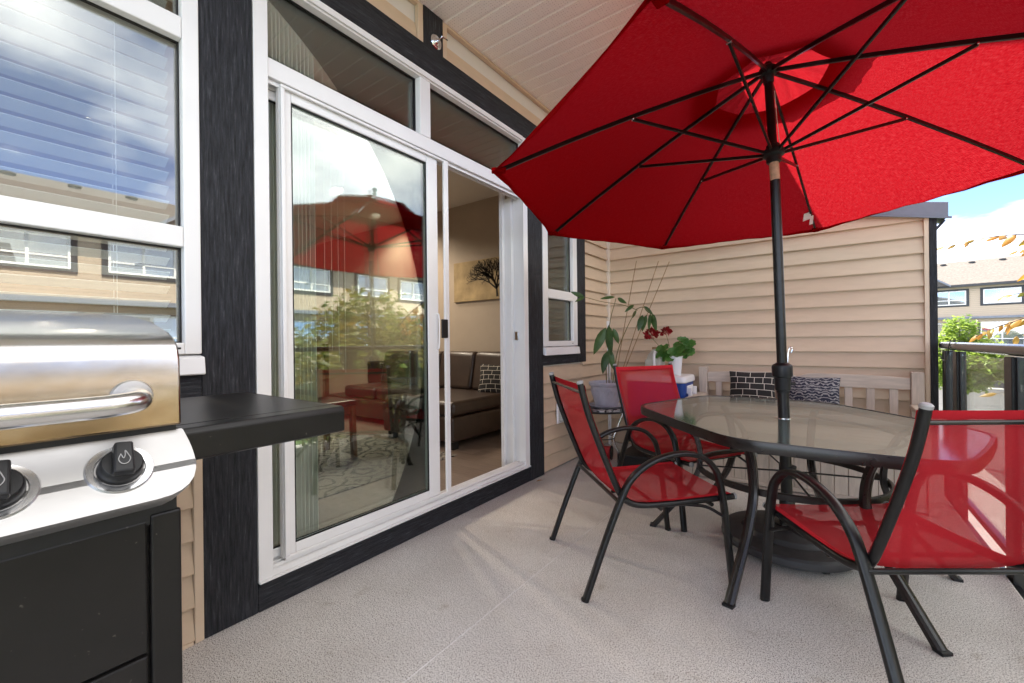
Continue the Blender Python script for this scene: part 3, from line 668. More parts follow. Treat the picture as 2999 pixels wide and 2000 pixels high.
for x, y in feet:
    d = V((x-TC.x, y-TC.y, 0)); L = d.length/.70; d.normalize()
    pts = catmull([d*(s_*L)+V((0, 0, z)) for s_, z in lp], 5)
    lg = MB().tube(pts, 1, prof=[(a*.5, b_*.5) for a, b_ in ((.036, .018), (.014, .026), (.010, .022), (-.010, .022), (-.014, .026), (-.036, .018), (-.036, -.018), (-.014, -.026), (-.010, -.022), (.010, -.022), (.014, -.026), (.036, -.018))], up=tuple(d.cross(V((0, 0, 1))))).build('leg', 'brown_metal', tb, True, ang=30)
    q = d*(.70*L); MB().obox(q+V((0, 0, .006)), d*.017, d.cross(V((0, 0, 1)))*.0205, V((0, 0, .006))).build('foot_cap', 'black_plastic', lg, bevel=.002)
rg = [(.405*cos(2*pi*i/64), .405*sin(2*pi*i/64), .385) for i in range(64)]
MB().tube(rg, 1, closed=True, prof=RECT(.030, .016, .4), up=(0, 0, 1)).build('ring', 'brown_metal', tb, True)
tr_ = [(.45*cos(2*pi*i/48), .45*sin(2*pi*i/48), TZ-.06) for i in range(48)]
MB().tube(tr_, .007, 8, closed=True).build('upper_ring', 'black_metal', tb, True)
for a in (.3, .3+pi/2, .3+pi, .3+1.5*pi): MB().tube([(.40*cos(a), .40*sin(a), .385), (.035*cos(a)+.01, .035*sin(a)+.005, .39)], .0045, 6).build('spoke', 'black_metal', tb)
MB().lathe([(.031, -.03), (.038, -.028), (.038, .028), (.031, .03)], 20, c=(.008, .004, .39)).build('pole_sleeve', 'black_plastic', tb, True)

# ================================================================== CHAIRS
def chair(label, pose):
    t = thing('patio_chair', label, 'chair', (pose[0], pose[1], 0), R(pose[2]), 'red sling patio chairs round the table')
    hw = .2725
    prof = [(0, 0), (.075, .20), (.15, .385), (.205, .485), (.30, .552), (.42, .578), (.52, .560), (.578, .51), (.602, .455), (.622, .345), (.642, .17), (.66, 0)]
    for sgn in (1, -1):
        pts = catmull([(s_-.33, sgn*hw, z) for s_, z in prof], 6)
        o = MB().tube(pts, 1, prof=RECT(.034, .020, .42), up=(0, 1, 0)).build('side_frame', 'black_metal', t, True, ang=50)
        for s_ in (0, .66): MB().lathe([(.013, 0), (.0165, .002), (.0165, .010), (.014, .0105)], 12, c=(s_-.33, sgn*hw, 0)).build('foot_cap', 'black_plastic', o)
        rp = catmull([(s_-.33, sgn*(hw-.028), z) for s_, z in RAIL], 6)
        q = MB().tube(rp, .0135, 12).build('sling_rail', 'black_metal', t, True, ang=60)
        for p, d in ((rp[0], rp[0]-rp[1]), (rp[-1], rp[-1]-rp[-2])):
            MB().lathe([(.0137, -.006), (.0145, -.004), (.0145, .003), (.010, .007), (0, .0075)], 14, c=tuple(p), ax=tuple(d)).build('end_cap', 'grey_cap', q, True)
    def sl_fn(u, v):
        k = u*(len(SP)-1); i = min(int(k), len(SP)-2); p = SP[i].lerp(SP[i+1], k-i)
        q = 4*v*(1-v); w_ = (v-.5)*2*(hw-.022)
        tdir = (SP[min(i+1, len(SP)-1)]-SP[max(i-1, 0)]).normalized(); nrm = V((-tdir.z, 0, tdir.x))
        if nrm.z < 0: nrm = -nrm
        mid = math.sin(pi*min(1, max(0, u)))
        return V((p.x-.33, w_, p.z))+nrm*(.0145-.018*(q**.6)*mid-.006*q)
    SP = catmull([(s_, 0, z) for s_, z in RAIL], 8); SP = SP[2:-1]
    MB().grid(sl_fn, 46, 14, 1.35, .5).build('sling', 'sling', t, True, ang=80)
    for a, b_ in ((0, .055), (.945, 1)):
        MB().grid(lambda u, v: V(sl_fn(u, a+(b_-a)*v))+V((0, 0, .0008)), 46, 2, 1.35, .03).build('sling_edge', 'sling_edge', t, True, ang=80)
    MB().grid(lambda u, v: V(sl_fn(.0+.035*u, v))+V((.002, 0, .0)), 3, 14, .04, .5).build('sling_edge', 'sling_edge', t, True, ang=80)
    R_ = lambda p, q, r: MB().tube([p, q], r, 10).build('cross_bar', 'black_metal', t, True)
    R_((-.328, -hw+.03, .845), (-.328, hw-.03, .845), .0062); R_((-.18, -hw, .392), (-.18, hw, .392), .0085)
    R_((.25, -hw+.02, .345), (.25, hw-.02, .345), .009); R_((.02, -hw+.03, .338), (.02, hw-.03, .338), .008)
    for sgn in (1, -1): MB().tube(catmull([(.29, sgn*hw, .30), (.22, sgn*(hw-.02), .338), (.12, sgn*(hw-.03), .352)], 5), .007, 8).build('brace', 'black_metal', t, True)
    return t
RAIL = [(-.004, .888), (.012, .82), (.035, .74), (.085, .605), (.14, .47), (.168, .412), (.205, .377), (.27, .361), (.40, .360), (.55, .366), (.692, .372)]
ch = [chair('red sling chair nearest the sliding door, side on, its back to the house wall', (1.078, 1.985, 45.0)),
      chair('red sling chair beside the grey flower pot, facing the camera across the table', (1.06, 2.85, -31.7)),
      chair('red sling chair in the right foreground, seen from behind', (2.04, 1.875, 125.3))]

# ================================================================== GRILL
gr = thing('gas_grill', 'stainless steel gas grill with black cabinet below the left window', 'grill', (0, 0, 0))
YL, YR = -.56, .268
MB().prism([(.868, .913), (.866, .98), (.864, 1.035), (.855, 1.058), (.835, 1.073), (.80, 1.086), (.70, 1.108), (.566, 1.126), (.42, 1.138), (.33, 1.135), (.26, 1.10), (.235, 1.03), (.235, .913)],
           lambda x, z: (x, YL, z), lambda x, z: (x, YR, z)).build('lid', 'steel_lid', gr, True, bevel=.004, ang=32)
MB().box(.245, .858, YL+.01, YR-.006, .74, .9125).build('firebox', 'black_plastic', gr)
# control panel on a slope with rounded lower corners
pd = V((.085, 0, -.097)).normalized(); pn = V((.097, 0, .085)).normalized(); PT = V((.857, 0, .904))
poly = roundpoly([(YL-.006, 0), (YR+.004, 0), (YR+.012, .05), (YR+.006, .130), (YL-.008, .130), (YL-.014, .05)], [.004, .004, .03, .06, .06, .03], 6)
fn = lambda off: (lambda y, t: PT+V((0, y, 0))+pd*t+pn*off)
MB().prism(poly, fn(-.010), fn(0)).build('control_panel', 'steel_panel', gr, True, bevel=.0025, ang=30)
MB().prism([(y*1.0, min(t, .129)) for y, t in poly], lambda y, t: PT+V((0, y, 0))+pd*t+pn*-.0102, lambda y, t: PT+V((0, y, 0))+pd*t+V((-.045, 0, -.022))+pn*-.01).build('panel_lip', 'steel_panel', gr, True, ang=30)
for ky in (.1765, .046, -.085, -.215):
    c = PT+pd*.062+V((0, ky, 0))
    kb = MB().lathe([(.0295, -.004), (.032, .003), (.0415, .004), (.0435, 0), (.044, -.004)], 40, c=tuple(c), ax=tuple(pn)).build('knob_bezel', 'chrome', gr, True, ang=40)
    MB().lathe([(.029, .0), (.0285, .010), (.0265, .020), (.0245, .022), (.0, .022)], 36, c=tuple(c), ax=tuple(pn)).build('knob', 'black_plastic', kb, True)
    up = (-pd+V((0, .10, 0))).normalized(); sd_ = up.cross(pn)
    MB().prism([(-.0145, -.025), (.0145, -.025), (.0125, .030), (-.0125, .030)], lambda a, b_: c+sd_*a+up*b_+pn*.0215, lambda a, b_: c+sd_*a*.9+up*(b_*.93)+pn*(.040 if b_ > 0 else .034)).build('knob_grip', 'black_plastic', kb, bevel=.003)
    fl = [tuple(q)[:2] for q in catmull([(-.004, .005, 0), (-.0065, -.003, 0), (-.004, -.009, 0), (.0, -.011, 0), (.004, -.009, 0), (.0065, -.003, 0), (.0045, .003, 0), (.001, .010, 0), (.0008, .003, 0), (-.001, -.002, 0), (-.004, .005, 0)], 4)]
    MB().tube([c+sd_*a*1.1+up*(b_*1.1)+pn*(.0379+.0009*(b_/.01)) for a, b_ in fl], .0007, 5).build('flame_mark', 'grey_cap', kb)
# handle
hp = catmull([(.868, .198, .972), (.90, .2, .971), (.926, .192, .969), (.938, .165, .967), (.940, .12, .966), (.940, -.1, .966), (.940, -.42, .966), (.938, -.455, .967), (.926, -.482, .969), (.868, -.488, .972)], 8)
MB().tube(hp, .0175, 20).build('handle', 'steel_handle', gr, True, ang=60)
for q in (.198, -.488): MB().lathe([(.028, 0), (.029, .003), (.027, .007), (.0175, .009)], 28, c=(.867, q, .972), ax=(1, 0, 0)).build('handle_flange', 'steel_panel', gr, True)
# cabinet
MB().box(.36, .846, YL+.005, YR-.001, .07, .758).build('cabinet', 'grill_black', gr, bevel=.004)
MB().box(.8465, .862, .223, YR, .06, .757).build('stile', 'grill_black', gr, bevel=.004); MB().box(.8465, .862, YL+.004, YL+.05, .06, .757).build('stile', 'grill_black', gr, bevel=.004)
for a, b_ in ((-.166, .2185), (-.515, -.170)):
    dd = MB().box(.8465, .859, a, b_, .515, .748).build('cabinet_door', 'grill_black', gr, bevel=.003)
    MB().box(.8465, .8585, a, b_, .08, .509).build('lower_door', 'grill_black', gr, bevel=.003)
for q in (YL+.03, YR-.03):
    for x in (.40, .82): MB().lathe([(.02, .0), (.026, .008), (.026, .05), (.02, .069)], 14, c=(x, q, 0)).build('caster', 'black_plastic', gr, True)
# side shelf
MB().box(.262, .790, .276, .614, .868, .900).build('side_shelf', 'grill_black', gr, bevel=.004)
MB().prism([(.7925, .900), (.838, .8995), (.846, .890), (.846, .838), (.836, .834), (.7925, .838)], lambda x, z: (x, .276, z), lambda x, z: (x-.006, .618, z)).build('shelf_front', 'grill_black', gr, bevel=.003)
MB().box(.262, .792, .6145, .619, .845, .899).build('shelf_end', 'grill_black', gr, bevel=.002)

# ================================================================== BENCH AND CUSHIONS
bx0, bx1, by0, by1 = .925, 2.385, 3.47, 4.08
bn = thing('storage_bench', 'pale wooden storage bench with slatted back against the privacy wall', 'bench')
for x in (bx0, bx1-.068):
    MB().box(x, x+.068, by1-.05, by1+.02, 0, .815).build('back_post', 'bench_wood', bn, bevel=.005)
    MB().box(x, x+.068, by0, by0+.06, 0, .56).build('front_post', 'bench_wood', bn, bevel=.005)
    MB().box(x-.012, x+.08, by0-.02, by1-.051, .5605, .59).build('armrest', 'bench_rail', bn, bevel=.006)
xs = [bx0+.07+(bx1-bx0-.14)*i/40 for i in range(41)]; xm = (bx0+bx1)/2
def railtop(x):
    d = abs(x-xm); return .772+.014*min(1, (bx1-.07-x if x > xm else x-bx0-.07)/.25)-.03*max(0, 1-d/.09)**1.5
poly = [(x, .690) for x in xs]+[(x, railtop(x)) for x in reversed(xs)]
MB().prism(poly, lambda x, z: (x, by1-.035, z), lambda x, z: (x, by1, z)).build('back_rail', 'bench_rail', bn, bevel=.003)
MB().box(bx0+.07, bx1-.07, by1-.035, by1, .42, .47).build('lower_rail', 'bench_rail', bn, bevel=.003)
k = 0; x = bx0+.135
while x < bx1-.15:
    MB().box(x, x+.048, by1-.028, by1-.008, .471, .6895).build('slat', 'bench_wood', bn, bevel=.003); x += .127
for i in range(5):
    a = by0-.01+i*.112; MB().box(bx0+.07, bx1-.07, a, a+.106, .372, .394).build('seat_board', 'bench_rail', bn, bevel=.004)
x = bx0+.07; wdt = (bx1-bx0-.14)/18
for i in range(18):
    MB().box(x+.001, x+wdt-.0015, by0+.012+random.uniform(0, .0015), by0+.03, .04, .335).build('front_board', 'bench_wood', bn, bevel=.003); x += wdt
MB().box(bx0+.07, bx1-.07, by0+.008, by0+.034, .3355, .3715).build('front_rail', 'bench_rail', bn, bevel=.003)
MB().box(bx0+.07, bx1-.07, by0+.010, by0+.034, .01, .0395).build('base_rail', 'bench_rail', bn, bevel=.003)
for x in (bx0+.02, bx1-.04): MB().box(x, x+.02, by0+.061, by1-.051, .03, .372).build('side_panel', 'bench_wood', bn)
def pillow(label, c, w_, h_, th, mat, rz, tilt):
    m_ = MB()
    for sgn in (1, -1):
        m_.grid(lambda u, v: ((u-.5)*w_*(1-.05*sin(pi*v)), sgn*th/2*(max(0, sin(pi*u))*max(0, sin(pi*v)))**.42+.004*sin(9*u+4*v), (v-.5)*h_*(1-.06*sin(pi*u))), 18, 14, w_, h_)
    o = m_.build('cushion', mat, None, True, ang=89)
    o.location = c; o.rotation_euler = (tilt, 0, rz); return tag(o, label, 'cushion')
pillow('black cushion with white line blocks on the bench', (1.35, 3.955, .665), .335, .26, .12, 'pillow_block', R(2), R(-14))
pillow('navy and silver damask cushion on the bench', (1.755, 3.955, .645), .34, .25, .12, 'pillow_damask', R(-2), R(-16))

# ================================================================== CORNER: stand, pots, cooler
st = thing('bistro_stand', 'small round mosaic topped stand in the corner under the grey pot', 'stand', (.30, 3.35, 0))
MB().lathe([(.0, .50), (.215, .50), (.225, .496), (.228, .488), (.222, .480), (.0, .480)], 48).build('top', 'mosaic', st, True)
MB().tube([(.226*cos(2*pi*i/48), .226*sin(2*pi*i/48), .478) for i in range(48)], .008, 8, closed=True).build('hoop', 'black_metal', st, True)
for k in range(3):
    a = .5+k*2*pi/3
    MB().tube(catmull([(.19*cos(a), .19*sin(a), .476), (.12*cos(a), .12*sin(a), .3), (.10*cos(a), .10*sin(a), .2), (.19*cos(a), .19*sin(a), 0)], 6), .010 if k == 0 else .006, 8).build('leg', 'chrome' if k == 0 else 'black_metal', st, True)
MB().tube([(.11*cos(2*pi*i/24), .11*sin(2*pi*i/24), .24) for i in range(24)], .004, 6, closed=True).build('tie_ring', 'black_metal', st)
sc_ = MB().lathe([(.0, 0), (.12, .0), (.135, .010), (.15, .020), (.146, .022), (.13, .013), (.0, .006)], 40).build('saucer', 'pot_grey', None, True); sc_.location = (.345, 3.35, .5)
tag(sc_, 'grey plastic saucer under the moulded grey plant pot', 'saucer')
pt = thing('flower_pot', 'grey moulded plant pot with a leggy potted plant on the mosaic stand', 'pot', (.345, 3.35, .507))
MB().lathe([(.0, .0), (.088, .0), (.093, .006), (.108, .06), (.122, .12), (.131, .168), (.140, .176), (.146, .186), (.146, .202), (.140, .206), (.130, .200), (.125, .17), (.0, .165)], 48).build('pot', 'pot_grey', pt, True)
for k in range(14):   # moulded arches
    a0 = k*2*pi/14; pts = []
    for i in range(9):
        t = i/8; aa = a0+(t-.5)*.36; zz = .09+.055*(1-abs(2*t-1)**2.2); rr_ = .115+(zz-.09)*.24+.001
        pts.append((rr_*cos(aa), rr_*sin(aa), zz))
    MB().tube(pts, .003, 5).build('relief', 'pot_grey', pt)
MB().lathe([(.0, .172), (.06, .178), (.128, .17)], 24).build('soil', 'soil', pt)
def leaf_mesh(m_, p0, p1, wd, nrm=(0, -1, 0), droop=.12, fold=.25, nu=6):
    p0, p1 = V(p0), V(p1); t = (p1-p0); L = t.length; t.normalize(); nrm = V(nrm); sd = t.cross(nrm).normalized(); nn = sd.cross(t)
    def fn(u, v):
        ww = wd*(sin(pi*min(1, u**.85))**.8)*(1-.15*u)+.0004
        c = p0+t*L*u+nn*(droop*L*4*u*(1-u))*.5
        s_ = (v-.5)*2
        return c+sd*s_*ww*.5-nn*abs(s_)*fold*ww*.5
    m_.grid(fn, nu, 4, 1, 1); return m_
av = thing('avocado_plant', 'tall leggy plant with long drooping green leaves growing in the grey pot', 'plant', (.345, 3.35, .67))
A = lambda x, z, y=3.35: V((x-.345, y-3.35, z-.67))
for pts, r in (([A(.37, .66), A(.37, .91), A(.38, 1.19), A(.44, 1.41)], .004), ([A(.40, .68), A(.44, .95, 3.36), A(.53, 1.15, 3.34), A(.62, 1.31, 3.33)], .004), ([A(.63, 1.30, 3.33), A(.52, 1.345, 3.3), A(.36, 1.38, 3.27), A(.2, 1.43, 3.25)], .0028),
               ([A(.62, 1.31, 3.33), A(.68, 1.32, 3.31), A(.74, 1.27, 3.3)], .003), ([A(.35, .68), A(.345, .82), A(.36, .95)], .0035)):
    MB().tube(catmull(pts, 6), lambda t, r=r: r*(1.2-.5*t), 7).build('stem', 'stem', av, True)
lv = [((.44, 1.42), (.33, 1.405), .035, -.06), ((.46, 1.41), (.56, 1.355), .038, -.05), ((.60, 1.345), (.54, 1.285), .032, -.05), ((.67, 1.26), (.645, 1.13), .055, -.04), ((.70, 1.26), (.655, 1.125), .05, .02), ((.73, 1.27), (.735, 1.13), .036, -.05), ((.745, 1.27), (.785, 1.125), .055, -.02),
      ((.68, 1.33), (.755, 1.255), .034, 0), ((.62, 1.30), (.57, 1.24), .03, .04), ((.355, 1.17), (.255, .94), .085, -.03), ((.38, 1.19), (.42, .93), .085, -.04), ((.42, 1.16), (.455, 1.03), .05, .03), ((.365, .97), (.345, .78), .07, -.05), ((.38, 1.0), (.415, .81), .06, .02),
      ((.2, 1.43), (.11, 1.475), .04, -.08), ((.2, 1.43), (.145, 1.385), .035, -.07)]
for (a, b_, wd, dy_) in lv:
    yb = 3.25 if a[0] < .25 else 3.33
    leaf_mesh(MB(), A(a[0], a[1], yb), A(b_[0], b_[1], yb+dy_), wd, (random.uniform(-.4, .4), -1, random.uniform(-.1, .4)), random.uniform(.08, .2)).build('leaf', 'leaf_avocado', av, True, ang=80)
for a, b_, lab in (((.40, .66), (.613, 1.702), 'left bamboo stake standing in the grey pot, steepest of three'), ((.425, .66), (.789, 1.678), 'middle bamboo stake of three leaning out of the grey pot'), ((.43, .66), (.872, 1.665), 'right bamboo stake of three, leaning furthest from the grey pot')):
    o = MB().tube([A(a[0], a[1], 3.38), A((a[0]+b_[0])/2, (a[1]+b_[1])/2, 3.36), A(b_[0], b_[1], 3.36)], lambda t: .0042-.0012*t, 8).build('bamboo_stake', 'bamboo', None, True); o.location = (.345, 3.35, .67)
    tag(o, lab, 'stake', 'bamboo stakes in the grey pot')
# white stick in the corner
o = MB().tube([(.06, 4.07, .0), (.035, 4.11, 1.26)], 1, prof=RECT(.028, .012, .1)).build('white_batten', 'alu_white'); tag(o, 'white plastic batten leaning in the corner behind the plant', 'batten')
# wire stand and cooler
ws = thing('wire_stool', 'black wire legged stool under the blue cooler', 'stool', (.65, 3.82, 0))
for sx_ in (-.20, .20):
    for sy_ in (-.14, .14):
        MB().tube([(sx_, sy_, .36), (sx_*1.05, sy_*1.05, 0)], .006, 7).build('leg', 'black_metal', ws)
    MB().tube([(sx_, -.14, .12), (sx_*.9, 0, .2), (sx_, .14, .12)], .004, 6).build('brace', 'black_metal', ws)
MB().box(-.23, .23, -.17, .17, .36, .385).build('top', 'black_plastic', ws, bevel=.008)
cl = thing('cooler', 'blue drinks cooler with white lid and swing handles beside the bench', 'cooler', (.645, 3.82, .386))
MB().prism(roundpoly([(-.255, -.165), (.255, -.165), (.255, .165), (-.255, .165)], .05, 5), lambda x, y: (x*.94, y*.94, 0), lambda x, y: (x, y, .31)).build('body', 'cooler_blue', cl, True, bevel=.008, ang=30)
MB().prism(roundpoly([(-.268, -.178), (.268, -.178), (.268, .178), (-.268, .178)], .055, 5), lambda x, y: (x, y, .3105), lambda x, y: (x*.975, y*.97, .368)).build('lid', 'cooler_white', cl, True, bevel=.012, ang=30)
for sg in (1, -1):
    h_ = MB(); h_.box(.0, .03, -.09, -.06, .10, .27); h_.box(.0, .03, .06, .09, .10, .27); h_.box(.001, .029, -.0595, .0595, .10, .13); h_.box(-.012, 0, -.09, .09, .22, .285)
    o = h_.build('handle', 'cooler_white', cl, bevel=.005); o.location = (.262 if sg > 0 else -.262, 0, 0); o.rotation_euler = (0, 0, 0 if sg > 0 else pi)
# geranium
gp = thing('geranium_pot', 'tall white plastic pot standing on the cooler lid', 'pot', (.795, 3.80, .7545))
MB().lathe([(.0, 0), (.036, 0), (.038, .003), (.052, .155), (.056, .158), (.056, .166), (.050, .166), (.048, .14), (.0, .135)], 32).build('pot', 'pot_white', gp, True)
ge = thing('geranium', 'red flowering geranium with scalloped green leaves in the white pot', 'plant', (.795, 3.80, .90))
def glf(c, nrm, r):
    c, nrm = V(c), V(nrm).normalized(); e = nrm.orthogonal().normalized(); g_ = nrm.cross(e); m_ = MB(); n_ = 20
    m_.v.append(tuple(c-nrm*r*.12))
    for q, rf in ((.55, .0), (1, .08)):
        for i in range(n_):
            a = 2*pi*i/n_; rad_ = r*q*(1+(.10*sin(7*a) if q == 1 else 0))*(1 if i else .55)
            m_.v.append(tuple(c+(e*cos(a)+g_*sin(a))*rad_+nrm*(r*rf+.06*r*sin(5*a)*q)))
    for i in range(n_):
        m_.f.append((0, 1+i, 1+(i+1) % n_)); m_.f.append((1+i, 1+n_+i, 1+n_+(i+1) % n_, 1+(i+1) % n_))
    return m_
gl = [(.02, -.02, .12), (.07, 0, .15), (.10, -.03, .10), (.09, -.02, .055), (.05, -.05, .08), (.03, -.04, .03), (-.02, -.03, .05), (-.06, -.02, .045), (-.10, -.03, .04), (-.13, -.01, .075), (-.08, -.04, .09), (-.05, .02, .02), (.06, .04, .04), (.01, .03, .09), (-.11, .02, .0), (-.04, -.05, -.005), (.12, .01, .125), (.05, -.01, .165), (.11, .02, .06), (-.145, -.02, .03)]
for c in gl:
    glf(c, (random.uniform(-.5, .5), -1+random.uniform(-.3, .5), random.uniform(.2, 1)), random.uniform(.034, .05)).build('leaf', 'leaf_geranium', ge, True, ang=80)
    MB().tube(catmull([(random.uniform(-.02, .02), random.uniform(-.02, .02), -.02), (c[0]*.5, c[1]*.3, c[2]*.4-.01), c], 4), .0018, 5).build('stem', 'stem', ge)
for (cx_, cy_, cz_, rr_, nn_) in ((-.205, -.03, .205, .050, 130), (-.075, -.02, .222, .034, 70)):
    hd = MB()
    for i in range(nn_):
        a, b_ = random.uniform(0, 2*pi), random.uniform(-.6, 1.5); d = V((cos(a)*cos(b_), sin(a)*cos(b_), sin(b_)))
        p = V((cx_, cy_, cz_))+d*rr_*random.uniform(.5, 1); leaf_mesh(hd, p, p+d*.024+V((random.uniform(-.014, .014), random.uniform(-.01, .01), random.uniform(-.012, .012))), .034, d.orthogonal(), .2, .1, 3)
    hd.build('flower_head', 'petal', ge, True, ang=80)
    MB().tube(catmull([(0, 0, -.02), (cx_*.5, -.02, .07), (cx_, cy_, cz_-.02)], 5), .0022, 6).build('stem', 'stem', ge)
jg = thing('plastic_jug', 'translucent plastic jug behind the red chair on the cooler', 'jug', (.60, 3.84, .7545))
MB().prism(roundpoly([(-.075, -.07), (.075, -.07), (.075, .07), (-.075, .07)], .03, 5), lambda x, y: (x, y, 0), lambda x, y: (x*.98, y, .13)).build('body', 'jug_plastic', jg, True)
MB().lathe([(.075, .13), (.06, .175), (.035, .205), (.021, .215), (.021, .23)], 24).build('shoulder', 'jug_plastic', jg, True)
MB().tube(catmull([(.02, -.055, .20), (.02, -.085, .17), (.02, -.085, .10), (.02, -.07, .06)], 5), .011, 10).build('handle', 'cooler_white', jg, True)
MB().lathe([(.023, .222), (.024, .226), (.024, .243), (.0, .245)], 20).build('cap', 'bamboo', jg, True)
# low dark box and red cord on the deck under the stand
MB().box(-.17, .17, -.2, .2, .0, .12).build('storage_box', 'black_plastic', None, bevel=.015, loc=(.60, 3.55, 0))['label'] = 'low black plastic box on the deck behind the chairs'
bpy.data.objects['storage_box']['category'] = 'box'
rc = thing('cord_reel', 'small reel of red cord on the deck beneath the mosaic stand', 'cord reel', (.26, 3.52, 0))
MB().lathe([(.06, .0), (.062, .006), (.03, .008), (.03, .092), (.062, .094), (.06, .10)], 24, c=(-.05, 0, .065), ax=(1, .2, 0)).build('reel', 'black_plastic', rc, True)
MB().lathe([(.032, .012)]+[(.052+.004*(i % 2), .012+.076*i/14) for i in range(15)]+[(.032, .088)], 24, c=(-.05, 0, .065), ax=(1, .2, 0)).build('cord', 'red_cord', rc, True)
# outdoor outlet on the wall
ol = thing('outdoor_outlet', 'white weatherproof outlet cover on the siding behind the left chair', 'outlet', (.029, 3.115, .455))
MB().box(0, .012, -.06, .06, -.085, .085).build('plate', 'alu_white', ol, bevel=.004)
MB().prism(roundpoly([(-.045, -.07), (.045, -.07), (.045, .07), (-.045, .07)], .02, 4), lambda y, z: (.0121, y, z), lambda y, z: (.062, y*.85, z*.9)).build('bubble_cover', 'jug_plastic', ol, True, bevel=.006)

# ================================================================== ROOM CONTENTS
sf = thing('sofa', 'dark brown leather sectional sofa with chaise seen through the open door', 'sofa', (-.80, 2.68, .1))
MB().box(-.98, 0, 0, 1.16, .07, .29).build('base', 'leather', sf, bevel=.02, seg=3)
MB().box(-2.7, -.985, .35, 1.16, .07, .29).build('base', 'leather', sf, bevel=.02, seg=3)
MB().box(-.975, -.002, .0, .93, .292, .43).build('seat_cushion', 'leather', sf, bevel=.045, seg=4)
for a in (-1.62, -2.27): MB().box(a, a+.63, .36, .93, .292, .43).build('seat_cushion', 'leather', sf, bevel=.045, seg=4)
MB().box(-2.7, 0, 1.0, 1.2, .29, .70).build('back', 'leather', sf, bevel=.03, seg=3)
for a in (-.52, -1.06, -1.60, -2.14):
    MB().prism([(.80, .43), (1.0, .43), (1.08, .80), (.97, .86), (.88, .84)], lambda y, z: (a+.004, y, z), lambda y, z: (a+.536, y, z)).build('back_cushion', 'leather', sf, True, bevel=.04, seg=3, ang=50)
for x, y in ((-.06, .06), (-.06, 1.08), (-.9, .06), (-2.6, .42)): MB().box(x-.035, x+.035, y-.035, y+.035, 0, .0695).build('foot', 'black_plastic', sf)
pillow('black patterned cushion in the corner of the leather sofa indoors', (-.98, 3.50, .66), .36, .34, .13, 'pillow_block', R(20), R(-20))
pc = thing('painting', 'sepia canvas print of a bare tree on the room wall', 'painting', (-1.93, 3.875, 1.56))
MB().box(0, 1.35, 0, .022, 0, .49).build('canvas', 'canvas', pc, bevel=.003)
br_ = MB(); rnd = random.Random(5)
def branch(x, z, a, L, w_, d):
    x2, z2 = x+L*cos(a), z+L*sin(a)
    if 0 < x2 < 1.34 and .01 < z2 < .485:
        nx, nz = -sin(a), cos(a)
        br_.add([(x+nx*w_, -.0012, z+nz*w_), (x-nx*w_, -.0012, z-nz*w_), (x2-nx*w_*.7, -.0012, z2-nz*w_*.7), (x2+nx*w_*.7, -.0012, z2+nz*w_*.7)], [(0, 1, 2, 3)])
        if d < 6:
            for k in range(3 if d < 4 else 2): branch(x2, z2, a+rnd.uniform(-.75, .75), L*rnd.uniform(.7, .9), w_*.66, d+1)
branch(.70, .03, pi/2+.1, .10, .017, 0); branch(.69, .12, 2.5, .13, .012, 1); branch(.69, .13, 2.0, .13, .012, 1); branch(.69, .13, 1.4, .12, .012, 1); branch(.69, .13, .8, .13, .012, 1)
br_.build('tree_print', 'ink', pc)
rg_ = MB().box(-2.9, -.68, .5, 2.60, .1, .108).build('rug', 'rug'); tag(rg_, 'grey rug with dark scroll pattern inside the sliding door', 'rug')
dc = thing('dining_chair', 'dark wooden chair standing on the rug behind the door glass', 'chair', (-1.55, 1.85, .108))
for x, y in ((-.2, -.2), (.2, -.2), (-.2, .2), (.2, .2)): MB().bar((x*1.05, y*1.05, 0), (x, y, .43 if x > 0 else .95), .04, .045, (1, 0, 0)).build('leg', 'teak', dc, bevel=.004)
MB().box(-.23, .23, -.23, .23, .43, .48).build('seat', 'leather', dc, bevel=.015)
MB().box(-.215, -.19, -.19, .19, .72, .93).build('backrest', 'teak', dc, bevel=.006)
for lab, x, y in (('round ceiling downlight left of the pair seen through the door glass', -2.45, 2.62), ('round ceiling downlight near the far room wall', -2.91, 3.45), ('round ceiling downlight nearest the left window', -2.4, .66), ('round ceiling downlight in the middle of the row behind the left window', -3.97, .62), ('round ceiling downlight farthest back behind the left window', -5.5, .66)):
    t = thing('downlight', lab, 'downlight', (x, y, 2.77), 0, 'recessed ceiling downlights')
    MB().lathe([(.055, 0), (.082, -.002), (.085, -.006), (.07, -.008), (.055, -.003)], 28).build('trim_ring', 'room_white', t, True)
    MB().lathe([(.0, -.0015), (.054, -.0015)], 24).build('lens', 'lamp_lens', t)
    ll = bpy.data.lights.new('downlight_lamp', 'SPOT'); ll.energy = 17; ll.color = (1, .86, .68); ll.spot_size = R(150); ll.spot_blend = .6; ll.shadow_soft_size = .05
    lo = bpy.data.objects.new('downlight_lamp', ll); COL.objects.link(lo); lo.parent = t; lo.location = (0, 0, -.02)

